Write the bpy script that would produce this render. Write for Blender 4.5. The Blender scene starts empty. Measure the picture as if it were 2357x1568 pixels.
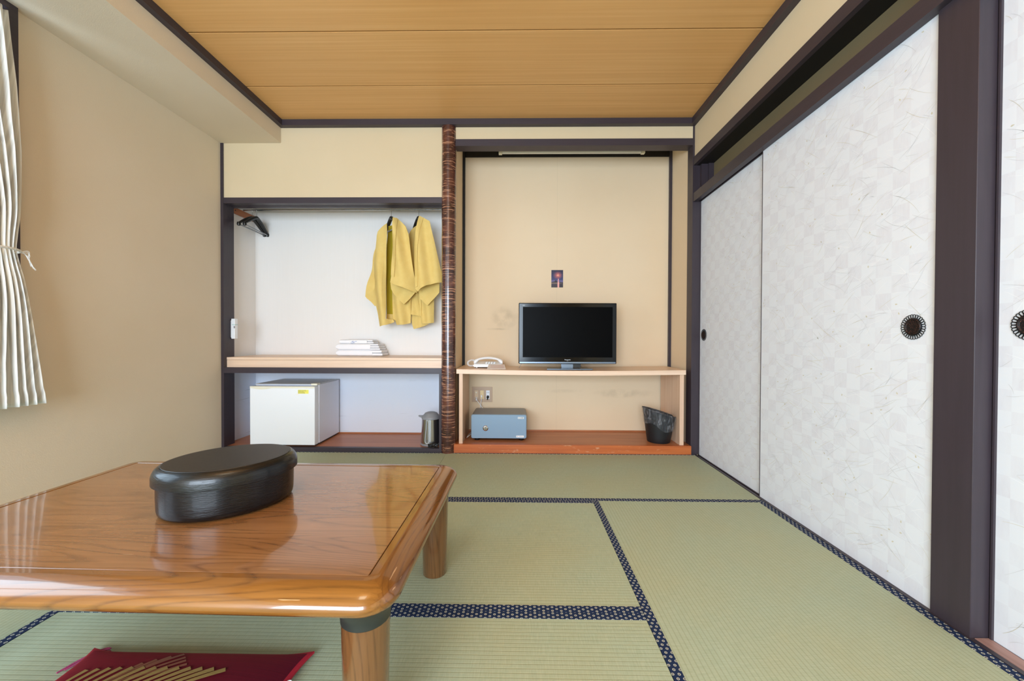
import bpy, bmesh, math, random
from mathutils import Vector, Matrix, geometry, noise
PI = math.pi
random.seed(7)
scene = bpy.context.scene
COL = scene.collection

# ------------------------------------------------------------ camera
cam_d = bpy.data.cameras.new('camera'); cam = bpy.data.objects.new('camera', cam_d); COL.objects.link(cam)
scene.camera = cam
cam_d.sensor_width = 36.0; cam_d.lens = 917.0 * 36.0 / 2357.0
cam_d.clip_start = 0.02; cam_d.clip_end = 100
yaw, pitch, roll = math.radians(.86), math.radians(.6), math.radians(.2)
f = Vector((-math.sin(yaw)*math.cos(pitch), math.cos(yaw)*math.cos(pitch), -math.sin(pitch)))
rt = Vector((math.cos(yaw), math.sin(yaw), 0)); up = rt.cross(f)
r2 = rt*math.cos(roll) + up*math.sin(roll); u2 = up*math.cos(roll) - rt*math.sin(roll)
M = Matrix((r2, u2, -f)).transposed().to_4x4(); M.translation = Vector((0, 0, .92))
cam.matrix_world = M

# ------------------------------------------------------------ light and exposure
scene.view_settings.view_transform = 'Standard'
scene.view_settings.look = 'None'
scene.view_settings.exposure = 1.03
scene.view_settings.gamma = 1.0
scene.view_settings.use_curve_mapping = False
world = bpy.data.worlds.new('daylight'); scene.world = world; world.use_nodes = True
wb = world.node_tree.nodes['Background']; wb.inputs[0].default_value = (.62, .80, 1.0, 1); wb.inputs[1].default_value = 1.0

def area(name, loc, target, sx, sy, power, col):
    d = bpy.data.lights.new(name, 'AREA'); d.shape = 'RECTANGLE'; d.size = sx; d.size_y = sy
    d.energy = power; d.color = col
    o = bpy.data.objects.new(name, d); COL.objects.link(o); o.location = loc
    o.rotation_euler = (Vector(target) - Vector(loc)).to_track_quat('-Z', 'Y').to_euler()
    return o
# daylight coming in through the rear and the left window
area('window_daylight_rear', (-.95, -2.76, 1.2), (-.8, 3, 1.2), 2.5, 1.8, 128, (.73, .86, 1.0))
area('window_daylight_left', (-2.62, .62, 1.6), (0, .62, 1.5), 1.5, 1.45, 16, (.66, .85, 1.0))
# ------------------------------------------------------------ node helpers
def lin(h):
    if isinstance(h, str):
        h = h.lstrip('#'); h = [int(h[i:i+2], 16)/255 for i in (0, 2, 4)]
    return tuple(c/12.92 if c <= .04045 else ((c+.055)/1.055)**2.4 for c in h) + (1,)

class Mat:
    def __init__(s, name, rough=.5, spec=.5, metal=0, coat=0, coat_rough=.1, color=None):
        s.m = bpy.data.materials.new(name); s.m.use_nodes = True
        s.t = s.m.node_tree; s.N = s.t.nodes; s.L = s.t.links
        s.b = s.N['Principled BSDF']
        s.b.inputs['Roughness'].default_value = rough
        s.b.inputs['Metallic'].default_value = metal
        s.b.inputs['Specular IOR Level'].default_value = spec
        s.b.inputs['Coat Weight'].default_value = coat
        s.b.inputs['Coat Roughness'].default_value = coat_rough
        if color is not None: s.b.inputs['Base Color'].default_value = lin(color)
        s._c = None
    def n(s, kind, **kw):
        x = s.N.new(kind)
        for k, v in kw.items(): setattr(x, k, v)
        return x
    def put(s, v, sock):
        if v is None: return
        if hasattr(v, 'is_output') or isinstance(v, bpy.types.NodeSocket): s.L.new(v, sock)
        else: sock.default_value = v
    def coord(s):
        if s._c is None: s._c = s.n('ShaderNodeTexCoord').outputs['Object']
        return s._c
    def xyz(s):
        x = s.n('ShaderNodeSeparateXYZ'); s.L.new(s.coord(), x.inputs[0]); return x.outputs
    def math(s, op, a, b=None, c=None):
        x = s.n('ShaderNodeMath', operation=op)
        s.put(a, x.inputs[0])
        if b is not None: s.put(b, x.inputs[1])
        if c is not None: s.put(c, x.inputs[2])
        return x.outputs[0]
    def scaled(s, sc, vec=None):
        x = s.n('ShaderNodeMapping'); s.L.new(vec or s.coord(), x.inputs[0]); x.inputs['Scale'].default_value = sc
        return x.outputs[0]
    def noise(s, sc=(1, 1, 1), scale=1, detail=3, rough=.5, dist=0, vec=None):
        x = s.n('ShaderNodeTexNoise'); s.L.new(s.scaled(sc, vec), x.inputs['Vector'])
        x.inputs['Scale'].default_value = scale; x.inputs['Detail'].default_value = detail
        x.inputs['Roughness'].default_value = rough; x.inputs['Distortion'].default_value = dist
        return x.outputs['Fac']
    def ramp(s, fac, stops, interp='LINEAR'):
        x = s.n('ShaderNodeValToRGB'); s.put(fac, x.inputs[0]); r = x.color_ramp; r.interpolation = interp
        while len(r.elements) < len(stops): r.elements.new(.5)
        for e, (p, c) in zip(r.elements, stops):
            e.position = p; e.color = lin(c) if not isinstance(c, (int, float)) else (c, c, c, 1)
        return x.outputs[0]
    def mix(s, fac, a, b, mode='MIX'):
        x = s.n('ShaderNodeMix', data_type='RGBA', blend_type=mode)
        s.put(fac, x.inputs[0])
        s.put(lin(a) if isinstance(a, str) else a, x.inputs[6]); s.put(lin(b) if isinstance(b, str) else b, x.inputs[7])
        return x.outputs[2]
    def color(s, v):
        s.put(lin(v) if isinstance(v, str) else v, s.b.inputs['Base Color']); return s
    def bump(s, h, strength=.3, dist=.002):
        x = s.n('ShaderNodeBump'); x.inputs['Strength'].default_value = strength; x.inputs['Distance'].default_value = dist
        s.L.new(h, x.inputs['Height']); s.L.new(x.outputs[0], s.b.inputs['Normal']); return s
    def rough(s, v): s.put(v, s.b.inputs['Roughness']); return s

def plain(name, col, rough=.5, **k): return Mat(name, rough, color=col, **k).m

# ------------------------------------------------------------ materials
def mk_plaster(name, a, b, sc=260, strength=.25):
    m = Mat(name, .92, .2)
    big = m.noise(scale=1.6, detail=4)
    m.color(m.mix(m.ramp(big, [(.3, 0.), (.7, 1.)]), a, b))
    m.bump(m.noise(scale=sc, detail=3, rough=.6), strength, .0024)
    return m.m
M_wall_left = mk_plaster('sand_plaster', '#D9CAB2', '#DDCFB9')
M_wall_up = mk_plaster('cream_wallpaper', '#D6C3A1', '#D9C7A7', 420, .12)

m = Mat('linen_wallpaper', .9, .2)
o = m.xyz()
base = m.mix(m.ramp(m.noise(scale=1.3, detail=4), [(.3, 0.), (.7, 1.)]), '#E0C9A9', '#E4CFB1')
# rubbed dark smudges left by things once leaned there
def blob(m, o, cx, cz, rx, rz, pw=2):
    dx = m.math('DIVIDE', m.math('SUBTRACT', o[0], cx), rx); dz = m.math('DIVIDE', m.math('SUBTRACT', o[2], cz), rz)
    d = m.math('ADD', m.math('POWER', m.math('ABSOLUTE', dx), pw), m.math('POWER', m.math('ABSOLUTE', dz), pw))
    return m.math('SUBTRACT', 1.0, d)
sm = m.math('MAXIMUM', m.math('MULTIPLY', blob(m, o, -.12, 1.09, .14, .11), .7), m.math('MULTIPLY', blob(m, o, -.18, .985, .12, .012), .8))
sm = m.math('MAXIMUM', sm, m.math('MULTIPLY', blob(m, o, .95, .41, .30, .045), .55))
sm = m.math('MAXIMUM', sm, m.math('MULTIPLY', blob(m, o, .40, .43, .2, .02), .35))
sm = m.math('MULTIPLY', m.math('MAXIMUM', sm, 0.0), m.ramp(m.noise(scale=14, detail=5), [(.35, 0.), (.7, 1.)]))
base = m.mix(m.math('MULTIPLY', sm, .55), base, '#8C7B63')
# vertical seam of the wallpaper
seam = m.math('LESS_THAN', m.math('ABSOLUTE', m.math('SUBTRACT', o[0], .347)), .0012)
base = m.mix(m.math('MULTIPLY', seam, .14), base, '#7A6A50')
m.color(base); w1 = m.noise((1, 1, .02), 900, 1); w2 = m.noise((.02, 1, 1), 900, 1)
m.bump(m.math('ADD', w1, w2), .12, .001)
M_linen = m.m

m = Mat('white_linen_wallpaper', .88, .25)
o = m.xyz()
base = m.mix(m.noise((60, 1, .8), 3, 2), '#ECE8E4', '#F0EDEA')
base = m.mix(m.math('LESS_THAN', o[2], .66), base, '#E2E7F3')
scr = m.math('MULTIPLY', m.ramp(m.noise((1.2, 1, 40), 2.2, 4, .6), [(.66, 0.), (.72, 1.)]), m.math('LESS_THAN', o[2], .6))
base = m.mix(m.math('MULTIPLY', scr, .35), base, '#6E6C68')
m.color(base); m.bump(m.noise((1, 1, .02), 800, 1), .12, .001)
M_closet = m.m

def mk_dark(name='dark_stained_wood', a='#332C32', b='#40373F', axis=2):
    m = Mat(name, .38, .45)
    sc = [40, 40, 40]; sc[axis] = 2
    g = m.noise(tuple(sc), 1.5, 4, .6)
    m.color(m.mix(g, a, b)); m.bump(g, .15, .0008)
    m.rough(m.math('ADD', .30, m.math('MULTIPLY', m.noise(scale=5, detail=3), .25)))
    return m.m
M_dark = mk_dark(); M_dark_x = mk_dark('dark_stained_wood_rail', axis=0); M_dark_y = mk_dark('dark_stained_wood_beam', axis=1)
M_black = plain('near_black', '#0c0a0a', .6)

m = Mat('cedar_ceiling_board', .42, .4)
o = m.xyz()
bid = m.math('FLOOR', m.math('DIVIDE', m.math('SUBTRACT', o[1], .29), .48))
vy = m.n('ShaderNodeCombineXYZ'); m.L.new(m.math('MULTIPLY', o[0], .55), vy.inputs[0]); m.L.new(m.math('ADD', m.math('MULTIPLY', o[1], 46), m.math('MULTIPLY', bid, 17.3)), vy.inputs[1]); m.L.new(bid, vy.inputs[2])
g = m.noise(scale=1.0, detail=5, rough=.62, vec=vy.outputs[0])
g2 = m.noise((1.2, 6, 1), 1.0, 3)
m.color(m.mix(m.ramp(g2, [(.3, 0.), (.75, .35)]), m.ramp(g, [(.25, '#CF9A5D'), (.5, '#DBA768'), (.75, '#E3B478')]), '#D4A063'))
M_ceiling = m.m

def mk_tatami(name, ax, tint=('#A1AF94', '#B6C2AA')):
    m = Mat(name, .62, .3)
    o = m.xyz(); U, V = (o[0], o[1]) if ax == 0 else (o[1], o[0])
    sc = (420, 22, 1) if ax == 0 else (22, 420, 1)
    fib = m.noise(sc, 1.0, 3, .7)
    big = m.noise(scale=2.2, detail=5, rough=.6)
    fr = m.math('FRACT', m.math('DIVIDE', V, .0152))
    rib = m.math('ABSOLUTE', m.math('SUBTRACT', fr, .5))            # 0 centre, .5 edge
    line = m.ramp(rib, [(.34, 0.), (.5, 1.)])
    col = m.mix(m.ramp(fib, [(.3, 0.), (.7, 1.)]), tint[0], tint[1])
    col = m.mix(m.math('MULTIPLY', m.ramp(big, [(.35, 0.), (.7, 1.)]), .35), col, '#B8AF82')
    wear = m.math('MULTIPLY', m.ramp(m.noise(sc, .35, 4, .7), [(.62, 0.), (.75, 1.)]), .35)
    col = m.mix(wear, col, '#D3CEA6')
    col = m.mix(m.math('MULTIPLY', line, .33), col, '#7C7A50')
    m.color(col)
    h = m.math('SUBTRACT', m.math('MULTIPLY', fib, .4), m.math('MULTIPLY', line, .8))
    m.bump(h, .35, .0012)
    return m.m
M_tat = [mk_tatami('rush_mat_weave_across', 0), mk_tatami('rush_mat_weave_along', 1)]

def mk_heri(name, ax):
    m = Mat(name, .8, .2)
    o = m.xyz(); U, V = (o[0], o[1]) if ax == 0 else (o[1], o[0])
    pu, pv = .0297, .0176
    def cell(off):
        a = m.math('MULTIPLY', m.math('SUBTRACT', m.math('FRACT', m.math('ADD', m.math('DIVIDE', U, pu), off)), .5), pu)
        b = m.math('MULTIPLY', m.math('SUBTRACT', m.math('FRACT', m.math('ADD', m.math('DIVIDE', V, pv), off)), .5), pv)
        d = m.math('SQRT', m.math('ADD', m.math('MULTIPLY', a, a), m.math('MULTIPLY', b, b)))
        ring = m.math('LESS_THAN', m.math('ABSOLUTE', m.math('SUBTRACT', d, .0033)), .0009)
        dot = m.math('LESS_THAN', d, .0009)
        return ring, dot
    r1, d1 = cell(0.0); r2, d2 = cell(.5)
    ring = m.math('MAXIMUM', r1, r2); dot = m.math('MAXIMUM', d1, d2)
    col = m.mix(m.noise(scale=900, detail=2), '#17233F', '#22355A')
    col = m.mix(ring, col, '#C9CBBE'); col = m.mix(dot, col, '#B9A87E')
    m.color(col); m.bump(m.noise(scale=1500, detail=1), .3, .0006)
    return m.m
M_heri = [mk_heri('navy_border_cloth_across', 0), mk_heri('navy_border_cloth_along', 1)]

# sliding door paper: faint chequer of two whites in object coordinates (y, z)
m = Mat('patterned_door_paper', .75, .3)
o = m.xyz()
c = m.math('ADD', m.math('FLOOR', m.math('DIVIDE', o[1], .066)), m.math('FLOOR', m.math('DIVIDE', o[2], .064)))
ck = m.math('ABSOLUTE', m.math('MODULO', c, 2.0))
br = m.noise((1, 22, 5), 4, 4, .7)
fade = m.ramp(m.noise(scale=7, detail=2), [(.35, .35), (.65, 1.)])
m.color(m.mix(m.math('MULTIPLY', ck, m.math('MULTIPLY', fade, m.ramp(br, [(.3, .35), (.7, 1.)]))), '#E1E5EB', '#D9DAE1'))
M_paper = m.m
M_stroke = [plain('gold_grass_ink', '#CFC9B4', .6), plain('white_grass_ink', '#EEF0F3', .6), plain('grey_grass_ink', '#C9CACC', .6)]

# cherry bark post
m = Mat('polished_cherry_bark', .22, .5, coat=.6, coat_rough=.12)
o = m.xyz()
n1 = m.noise((9, 9, 120), 1.0, 5, .66, .2)
n2 = m.noise((20, 20, 260), 1.0, 3, .6)
n3 = m.noise((3, 3, 9), 1.0, 3)
col = m.ramp(n3, [(.3, '#2E1915'), (.5, '#482823'), (.7, '#6E3F30')])
col = m.mix(m.ramp(n1, [(.55, 0.), (.60, 1.)]), col, '#AE7E62')
col = m.mix(m.math('MULTIPLY', m.ramp(n2, [(.6, 0.), (.68, 1.)]), .6), col, '#9C5E40')
m.color(col); m.bump(n1, .35, .002)
M_bark = m.m

def mk_wood(name, cols, axis=0, fine=60, rough=.35, coat=0., stretch=1.5, bump=.1, spec=.5, coat_rough=.08):
    m = Mat(name, rough, spec, coat=coat, coat_rough=coat_rough)
    sc = [fine, fine, fine]; sc[axis] = stretch
    g = m.noise(tuple(sc), 1.0, 5, .6, .2)
    m.color(m.ramp(g, [(.25, cols[0]), (.5, cols[1]), (.75, cols[2])])); m.bump(g, bump, .0006)
    return m.m
M_beech = mk_wood('pale_beech_laminate', ('#E0BFA2', '#E9CBB0', '#EFD4BC'), 0, 50, .4)
M_beech_z = mk_wood('pale_beech_laminate_upright', ('#D6B090', '#DFBCA0', '#E6C8AE'), 2, 50, .42)
M_redfloor = mk_wood('worn_red_brown_board', ('#9C5B36', '#B06C42', '#BC7B50'), 0, 26, .38)
# worn edge of the alcove board
m = Mat('worn_orange_step_board', .4, .5)
g = m.noise((2, 40, 40), 1, 5, .6)
wr = m.ramp(m.noise((9, 60, 30), 1, 5, .7), [(.6, 0.), (.68, 1.)])
m.color(m.mix(m.math('MULTIPLY', wr, .7), m.ramp(g, [(.25, '#A4532A'), (.5, '#B9622F'), (.75, '#C6713C')]), '#D9A982'))
m.bump(wr, .3, .001)
M_step = m.m

def mk_oak(name, axis, a='#44250B', b='#7C4C1B', c='#8E5D25'):
    m = Mat(name, .22, .5, coat=.8, coat_rough=.05)
    sc = [3.2, 3.2, 3.2]; sc[axis] = .42
    warp = m.n('ShaderNodeTexNoise'); m.L.new(m.scaled(tuple(sc)), warp.inputs['Vector']); warp.inputs['Scale'].default_value = 1.3; warp.inputs['Detail'].default_value = 2
    rings = m.math('FRACT', m.math('MULTIPLY', warp.outputs['Fac'], 34.0))
    rings = m.ramp(rings, [(0., 1.), (.12, .2), (.75, 0.), (1., .95)])
    rings = m.math('MULTIPLY', rings, m.ramp(m.noise(tuple([x*30 for x in sc]), 1, 3, .7), [(.3, .25), (.65, 1.)]))
    sf = [90, 90, 90]; sf[axis] = 3
    fine = m.noise(tuple(sf), 1.0, 4, .7)
    col = m.ramp(m.noise(tuple([x*1.2 for x in sc]), 2, 3), [(.3, b), (.7, c)])
    col = m.mix(m.math('MULTIPLY', rings, .62), col, a)
    col = m.mix(m.math('MULTIPLY', m.ramp(fine, [(.45, 0.), (.75, 1.)]), .35), col, a)
    ss = [160, 160, 160]; ss[axis] = 9
    scratch = m.math('MULTIPLY', m.ramp(m.noise(tuple(ss), .8, 2, .5), [(.76, 0.), (.775, 1.)]), .5)
    col = m.mix(scratch, col, '#E4B98A')
    m.color(col); m.bump(fine, .02, .0002)
    m.rough(m.math('ADD', .14, m.math('MULTIPLY', m.noise(scale=4, detail=4), .16)))
    return m.m
M_oak_x = mk_oak('varnished_oak_across', 0); M_oak_y = mk_oak('varnished_oak_along', 1)
M_oak_top = mk_oak('varnished_oak_panel', 0, '#4E2E16', '#8B5C33', '#9B6C42')
M_oak_leg = mk_oak('varnished_oak_leg', 2, '#3E2410', '#6C4726', '#7C5530')

m = Mat('black_lacquered_grain', .3, .38, coat=.22, coat_rough=.1)
g = m.noise((40, 60, 330), 1, 3, .6, .4)
m.color(m.mix(m.ramp(g, [(.4, 0.), (.7, 1.)]), '#050608', '#101216')); m.bump(g, .55, .0012)
M_lacquer = m.m
m = Mat('black_lacquered_lid_top', .42, .5)
g = m.noise((14, 130, 1), 1, 5, .7, 1.6)
m.color(m.mix(m.ramp(g, [(.35, 0.), (.7, 1.)]), '#0B0A0B', '#24201E')); m.bump(g, .5, .001)
M_lidtop = m.m

m = Mat('crimson_velvet', .75, .2)
m.b.inputs['Sheen Weight'].default_value = .25; m.b.inputs['Sheen Tint'].default_value = lin('#FF4050')
st = m.noise((3, 260, 1), 1, 2)
m.color(m.mix(st, '#31041A', '#5A0822')); m.bump(st, .4, .001)
M_velvet = m.m
M_velvet_edge = plain('bright_crimson_edge', '#A5122C', .8)
M_gold = mk_wood('gold_brocade', ('#8C7640', '#A58C50', '#B39C62'), 0, 600, .6)
M_copper = mk_wood('copper_brocade', ('#7E4A38', '#935A44', '#9F6850'), 0, 600, .6)

m = Mat('white_ribbed_curtain_fabric', .85, .15)
m.color(m.mix(m.ramp(m.noise((1, 230, .25), 1, 2), [(.42, 0.), (.62, 1.)]), '#F2F4F2', '#D6D7D5'))
m.b.inputs['Subsurface Weight'].default_value = 0
M_curtain = m.m
m = Mat('mustard_cotton', .85, .15)
m.color(m.mix(m.noise(scale=25, detail=3), '#DCBC6C', '#E5CA80')); m.bump(m.noise(scale=900, detail=2), .15, .0008)
M_must = m.m
M_lining = plain('olive_yellow_lining', '#B5A01E', .85)
M_steel = plain('brushed_steel', '#B9BABC', .22, metal=1)
M_chrome = plain('chrome', '#D8D8DA', .12, metal=1)
M_blackpl = plain('black_plastic', '#0F1011', .35)
M_blackmat = plain('black_matte_bin_plastic', '#15171A', .5)
M_greypl = plain('grey_plastic', '#8B8E94', .4)
M_white = plain('white_enamel', '#EEF2F6', .3)
M_whiteside = plain('white_enamel_side', '#DFE1EC', .4)
M_cream = plain('cream_plastic', '#E6E2CE', .4)
M_whitepl = plain('white_plastic', '#EFEFF0', .35)
M_towel = Mat('white_terry', .95, .1); M_towel.color('#F4F5F9'); M_towel.bump(M_towel.noise(scale=700, detail=2), .5, .002); M_towel = M_towel.m
M_clearcover = plain('off_white_card', '#DDD0C6', .4)
m = Mat('hammered_blue_grey_enamel', .35, .5); m.color(m.mix(m.noise(scale=500, detail=2), '#7E9AB4', '#8BA6BF')); m.bump(m.noise(scale=500, detail=1), .15, .0006); M_safe = m.m
M_safetop = plain('dark_grey_safe_shell', '#72777F', .35)
M_yellow = plain('yellow_sticker', '#EFE76A', .6)
M_ink = plain('printed_ink', '#5C5A4A', .7)
M_blackink = plain('black_ink', '#15151A', .6)
M_blueink = plain('blue_ink', '#6F8BC4', .6)
M_tvbezel = plain('piano_black_bezel', '#05070A', .12, spec=.3)
M_screen = plain('dark_tv_screen', '#020203', .35, spec=.05)
M_tvsilver = plain('silver_tv_trim', '#7F8FA2', .25, metal=.6)
M_logo = plain('pale_grey_lettering', '#C8CCD0', .4)
M_plate = plain('beige_outlet_plate', '#C9AC90', .5)
M_woodhook = mk_wood('reddish_wooden_batten', ('#9C5A34', '#A8653C', '#B27046'), 1, 40, .5)
M_handle = plain('black_iron_pull', '#16181B', .35, metal=.4)
m = Mat('rusted_black_cup', .6, .3); m.color(m.mix(m.ramp(m.noise(scale=520, detail=3), [(.60, 0.), (.66, 1.)]), '#0B0A0B', '#7A4634')); M_rust = m.m
M_darkrubber = plain('dark_green_grey_collar', '#262B28', .4)
M_sillpink = mk_wood('worn_pinkish_track', ('#8C6A62', '#A8847A', '#B5958A'), 1, 60, .4)
M_glass = plain('window_glass', '#FFFFFF', .02); M_glass.node_tree.nodes['Principled BSDF'].inputs['Transmission Weight'].default_value = 1
m = Mat('clear_plastic_bag', .18, .6); m.put(m.ramp(m.noise((42, 42, 16), 1, 3, .55, 1.2), [(.42, .05), (.56, .14), (.62, .38), (.68, .1)]), m.b.inputs['Alpha']); m.color('#B8BCC4'); m.bump(m.noise((50, 50, 14), 1, 3, .6, 1.), .8, .004); M_bag = m.m
M_under = plain('tatami_bed_board', '#8A7A58', .9)
M_lampshade = plain('cream_lamp_shade', '#E8E2D0', .6)

# ------------------------------------------------------------ mesh helpers
def finish(name, bm, mats, parent=None, smooth=False, kind=None, label=None, cat=None, group=None, loc=None):
    bmesh.ops.recalc_face_normals(bm, faces=bm.faces)
    had_bev = any(q.smooth for q in bm.faces)
    me = bpy.data.meshes.new(name); bm.to_mesh(me); bm.free()
    if not isinstance(mats, (list, tuple)): mats = [mats]
    for a in mats: me.materials.append(a)
    if smooth:
        me.polygons.foreach_set('use_smooth', [True]*len(me.polygons))
        try: me.set_sharp_from_angle(angle=math.radians(40))
        except Exception: pass
        me.polygons.foreach_set('use_smooth', [not (max(abs(c) for c in q.normal) > .9998 and q.area > 2e-4) for q in me.polygons])
    o = bpy.data.objects.new(name, me); COL.objects.link(o)
    if parent is not None: o.parent = parent
    if loc is not None: o.location = loc
    tag(o, label, cat, group, kind)
    return o
def tag(o, label=None, cat=None, group=None, kind=None):
    if label: o['label'] = label
    if cat: o['category'] = cat
    if group: o['group'] = group
    if kind: o['kind'] = kind
    return o
def thing(name, loc, label, cat, group=None, rz=0):
    o = bpy.data.objects.new(name, None); COL.objects.link(o); o.location = loc; o.rotation_euler = (0, 0, rz)
    o.empty_display_size = .05
    return tag(o, label, cat, group)
def box(bm, x0, x1, y0, y1, z0, z1, mi=0, bev=0):
    vs = [bm.verts.new(p) for p in ((x0, y0, z0), (x1, y0, z0), (x1, y1, z0), (x0, y1, z0), (x0, y0, z1), (x1, y0, z1), (x1, y1, z1), (x0, y1, z1))]
    fs = [bm.faces.new([vs[i] for i in q]) for q in ((0, 3, 2, 1), (4, 5, 6, 7), (0, 1, 5, 4), (1, 2, 6, 5), (2, 3, 7, 6), (3, 0, 4, 7))]
    for a in fs: a.material_index = mi
    if bev:
        es = list({e for a in fs for e in a.edges})
        r = bmesh.ops.bevel(bm, geom=es, offset=bev, segments=3, affect='EDGES', profile=.5)
        for a in r['faces']:
            a.material_index = mi; a.normal_update(); a.smooth = max(abs(c) for c in a.normal) < .9995
def B(name, x0, x1, y0, y1, z0, z1, mat, parent=None, bev=0, **k):
    bm = bmesh.new(); box(bm, x0, x1, y0, y1, z0, z1, 0, bev)
    return finish(name, bm, mat, parent, smooth=bool(bev), **k)
def ring_loft(bm, rings, close_u=True, cap0=False, cap1=False, mi=0):
    vr = [[bm.verts.new(p) for p in r] for r in rings]
    n = len(vr[0])
    for a, b in zip(vr[:-1], vr[1:]):
        for i in range(n if close_u else n-1):
            j = (i+1) % n
            fa = bm.faces.new((a[i], a[j], b[j], b[i])); fa.material_index = mi
    if cap0: bm.faces.new(list(reversed(vr[0]))).material_index = mi
    if cap1: bm.faces.new(vr[-1]).material_index = mi
    return vr
def lathe(bm, prof, cx=0, cy=0, n=40, cap0=True, cap1=True, mi=0, sx=1, sy=1, rot=0):
    rings = []
    for r, z in prof:
        rg = []
        for i in range(n):
            t = 2*PI*i/n; x, y = r*math.cos(t)*sx, r*math.sin(t)*sy
            rg.append((cx + x*math.cos(rot) - y*math.sin(rot), cy + x*math.sin(rot) + y*math.cos(rot), z))
        rings.append(rg)
    return ring_loft(bm, rings, True, cap0, cap1, mi)
def tube(bm, pts, r, n=8, mi=0, caps=True):
    pts = [Vector(p) for p in pts]; rings = []
    t0 = (pts[1]-pts[0]).normalized(); ref = Vector((0, 0, 1)) if abs(t0.z) < .9 else Vector((1, 0, 0))
    nrm = t0.cross(ref).normalized()
    for i, p in enumerate(pts):
        t = (pts[min(i+1, len(pts)-1)] - pts[max(i-1, 0)]).normalized()
        nrm = (nrm - t*nrm.dot(t)).normalized(); bn = t.cross(nrm)
        rr = r[i] if isinstance(r, (list, tuple)) else r
        rings.append([p + (nrm*math.cos(2*PI*k/n) + bn*math.sin(2*PI*k/n))*rr for k in range(n)])
    ring_loft(bm, rings, True, caps, caps, mi)
def smooth_pts(pts, it=2):
    pts = [Vector(p) for p in pts]
    for _ in range(it):
        q = [pts[0]]
        for a, b in zip(pts[:-1], pts[1:]): q += [a*.75+b*.25, a*.25+b*.75]
        q.append(pts[-1]); pts = q
    return pts
def text_mesh(bm, txt, size, origin, ux, uy, mi=0, depth=None):
    """letters laid in the plane spanned by ux, uy"""
    cu = bpy.data.curves.new('lettering', 'FONT'); cu.body = txt; cu.size = size; cu.align_x = 'CENTER'; cu.align_y = 'CENTER'
    cu.offset = size*.012
    ob = bpy.data.objects.new('lettering', cu); COL.objects.link(ob)
    dg = bpy.context.evaluated_depsgraph_get(); me = ob.evaluated_get(dg).to_mesh()
    O, U, V = Vector(origin), Vector(ux), Vector(uy)
    vs = [bm.verts.new(O + U*v.co.x + V*v.co.y) for v in me.vertices]
    for p in me.polygons:
        try: bm.faces.new([vs[i] for i in p.vertices]).material_index = mi
        except ValueError: pass
    ob.evaluated_get(dg).to_mesh_clear(); bpy.data.objects.remove(ob)

# ------------------------------------------------------------ key dimensions (metres)
XL, XR = -2.36, 1.375          # plaster face of left wall, face of right-hand woodwork
YB, YA, YC = 3.139, 3.59, 3.61 # face of the back wall, back of alcove, back of closet
ZC = 2.605                     # ceiling
YR = -2.60                     # wall behind the camera
def S(name, *a, **k):
    lab, cat = k.pop('label'), k.pop('cat'); return B(name, *a, kind='structure', label=lab, cat=cat, **k)

# ------------------------------------------------------------ shell
S('floor', -2.55, 1.75, YR-.15, 3.75, -.16, -.055, M_under, label='wooden subfloor carrying the straw mats', cat='floor')
bm = bmesh.new(); y = .29 - .48*7
while y < 3.14:
    box(bm, -1.88, 1.375, max(y+.006, YR), min(y+.48-.006, 3.139), ZC, ZC+.012)
    y += .48
box(bm, -2.5, 1.75, YR-.1, 3.75, ZC+.012, ZC+.06, 1)
finish('ceiling', bm, [M_ceiling, M_black], kind='structure', label='honey-coloured cedar board ceiling with thin dark seams', cat='ceiling')

# left wall with a window opening
wy0, wy1, wz0, wz1 = -.55, 1.80, .78, 2.40
bm = bmesh.new()
box(bm, -2.50, XL, YR-.1, wy0, 0-.05, ZC); box(bm, -2.50, XL, wy1, YB, -.05, ZC)
box(bm, -2.50, XL, wy0, wy1, -.05, wz0); box(bm, -2.50, XL, wy0, wy1, wz1, ZC)
finish('wall_left', bm, M_wall_left, kind='structure', label='sandy beige plaster wall on the left with the curtained window', cat='wall')
bm = bmesh.new(); box(bm, XL, -1.88, YR, YB-.001, 2.442, ZC)
finish('wall_left_beam', bm, M_wall_left, kind='structure', label='plastered beam boxed along the top of the left wall', cat='beam')
# window 1 (left)
w = thing('window_1', (0, 0, 0), 'dark-framed window behind the curtain in the left wall', 'window'); w['kind'] = 'structure'
bm = bmesh.new(); fr = .045
box(bm, -2.49, -2.335, wy0-fr, wy0+.02, wz0-fr, wz1+.042); box(bm, -2.49, -2.335, wy1-.01, wy1+.038, wz0-fr, wz1+.042)
box(bm, -2.49, -2.335, wy0+.0201, wy1-.0101, wz1-.01, wz1+.0418); box(bm, -2.49, -2.335, wy0+.0201, wy1-.0101, wz0-fr, wz0+.02)
box(bm, -2.46, -2.43, .60, .66, wz0, wz1)
finish('window_frame', bm, M_dark_y, w)
# rear wall with a wide window (behind the camera)
rx0, rx1, rz0, rz1 = -2.2, .75, .25, 2.12
bm = bmesh.new()
box(bm, -2.5, rx0, YR-.1, YR, -.05, ZC); box(bm, rx1, 1.75, YR-.1, YR, -.05, ZC)
box(bm, rx0, rx1, YR-.1, YR, -.05, rz0); box(bm, rx0, rx1, YR-.1, YR, rz1, ZC)
finish('wall_rear', bm, M_wall_up, kind='structure', label='cream wall behind the viewer with a wide window', cat='wall')
w = thing('window_2', (0, 0, 0), 'wide sliding window in the wall behind the viewer', 'window'); w['kind'] = 'structure'
bm = bmesh.new()
for x in (rx0, -.77, rx1-.04): box(bm, x, x+.045, YR-.09, YR-.02, rz0, rz1)
box(bm, rx0, rx1, YR-.09, YR-.02, rz0, rz0+.05); box(bm, rx0, rx1, YR-.09, YR-.02, rz1-.04, rz1)
finish('window_frame', bm, M_dark_x, w)

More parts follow.
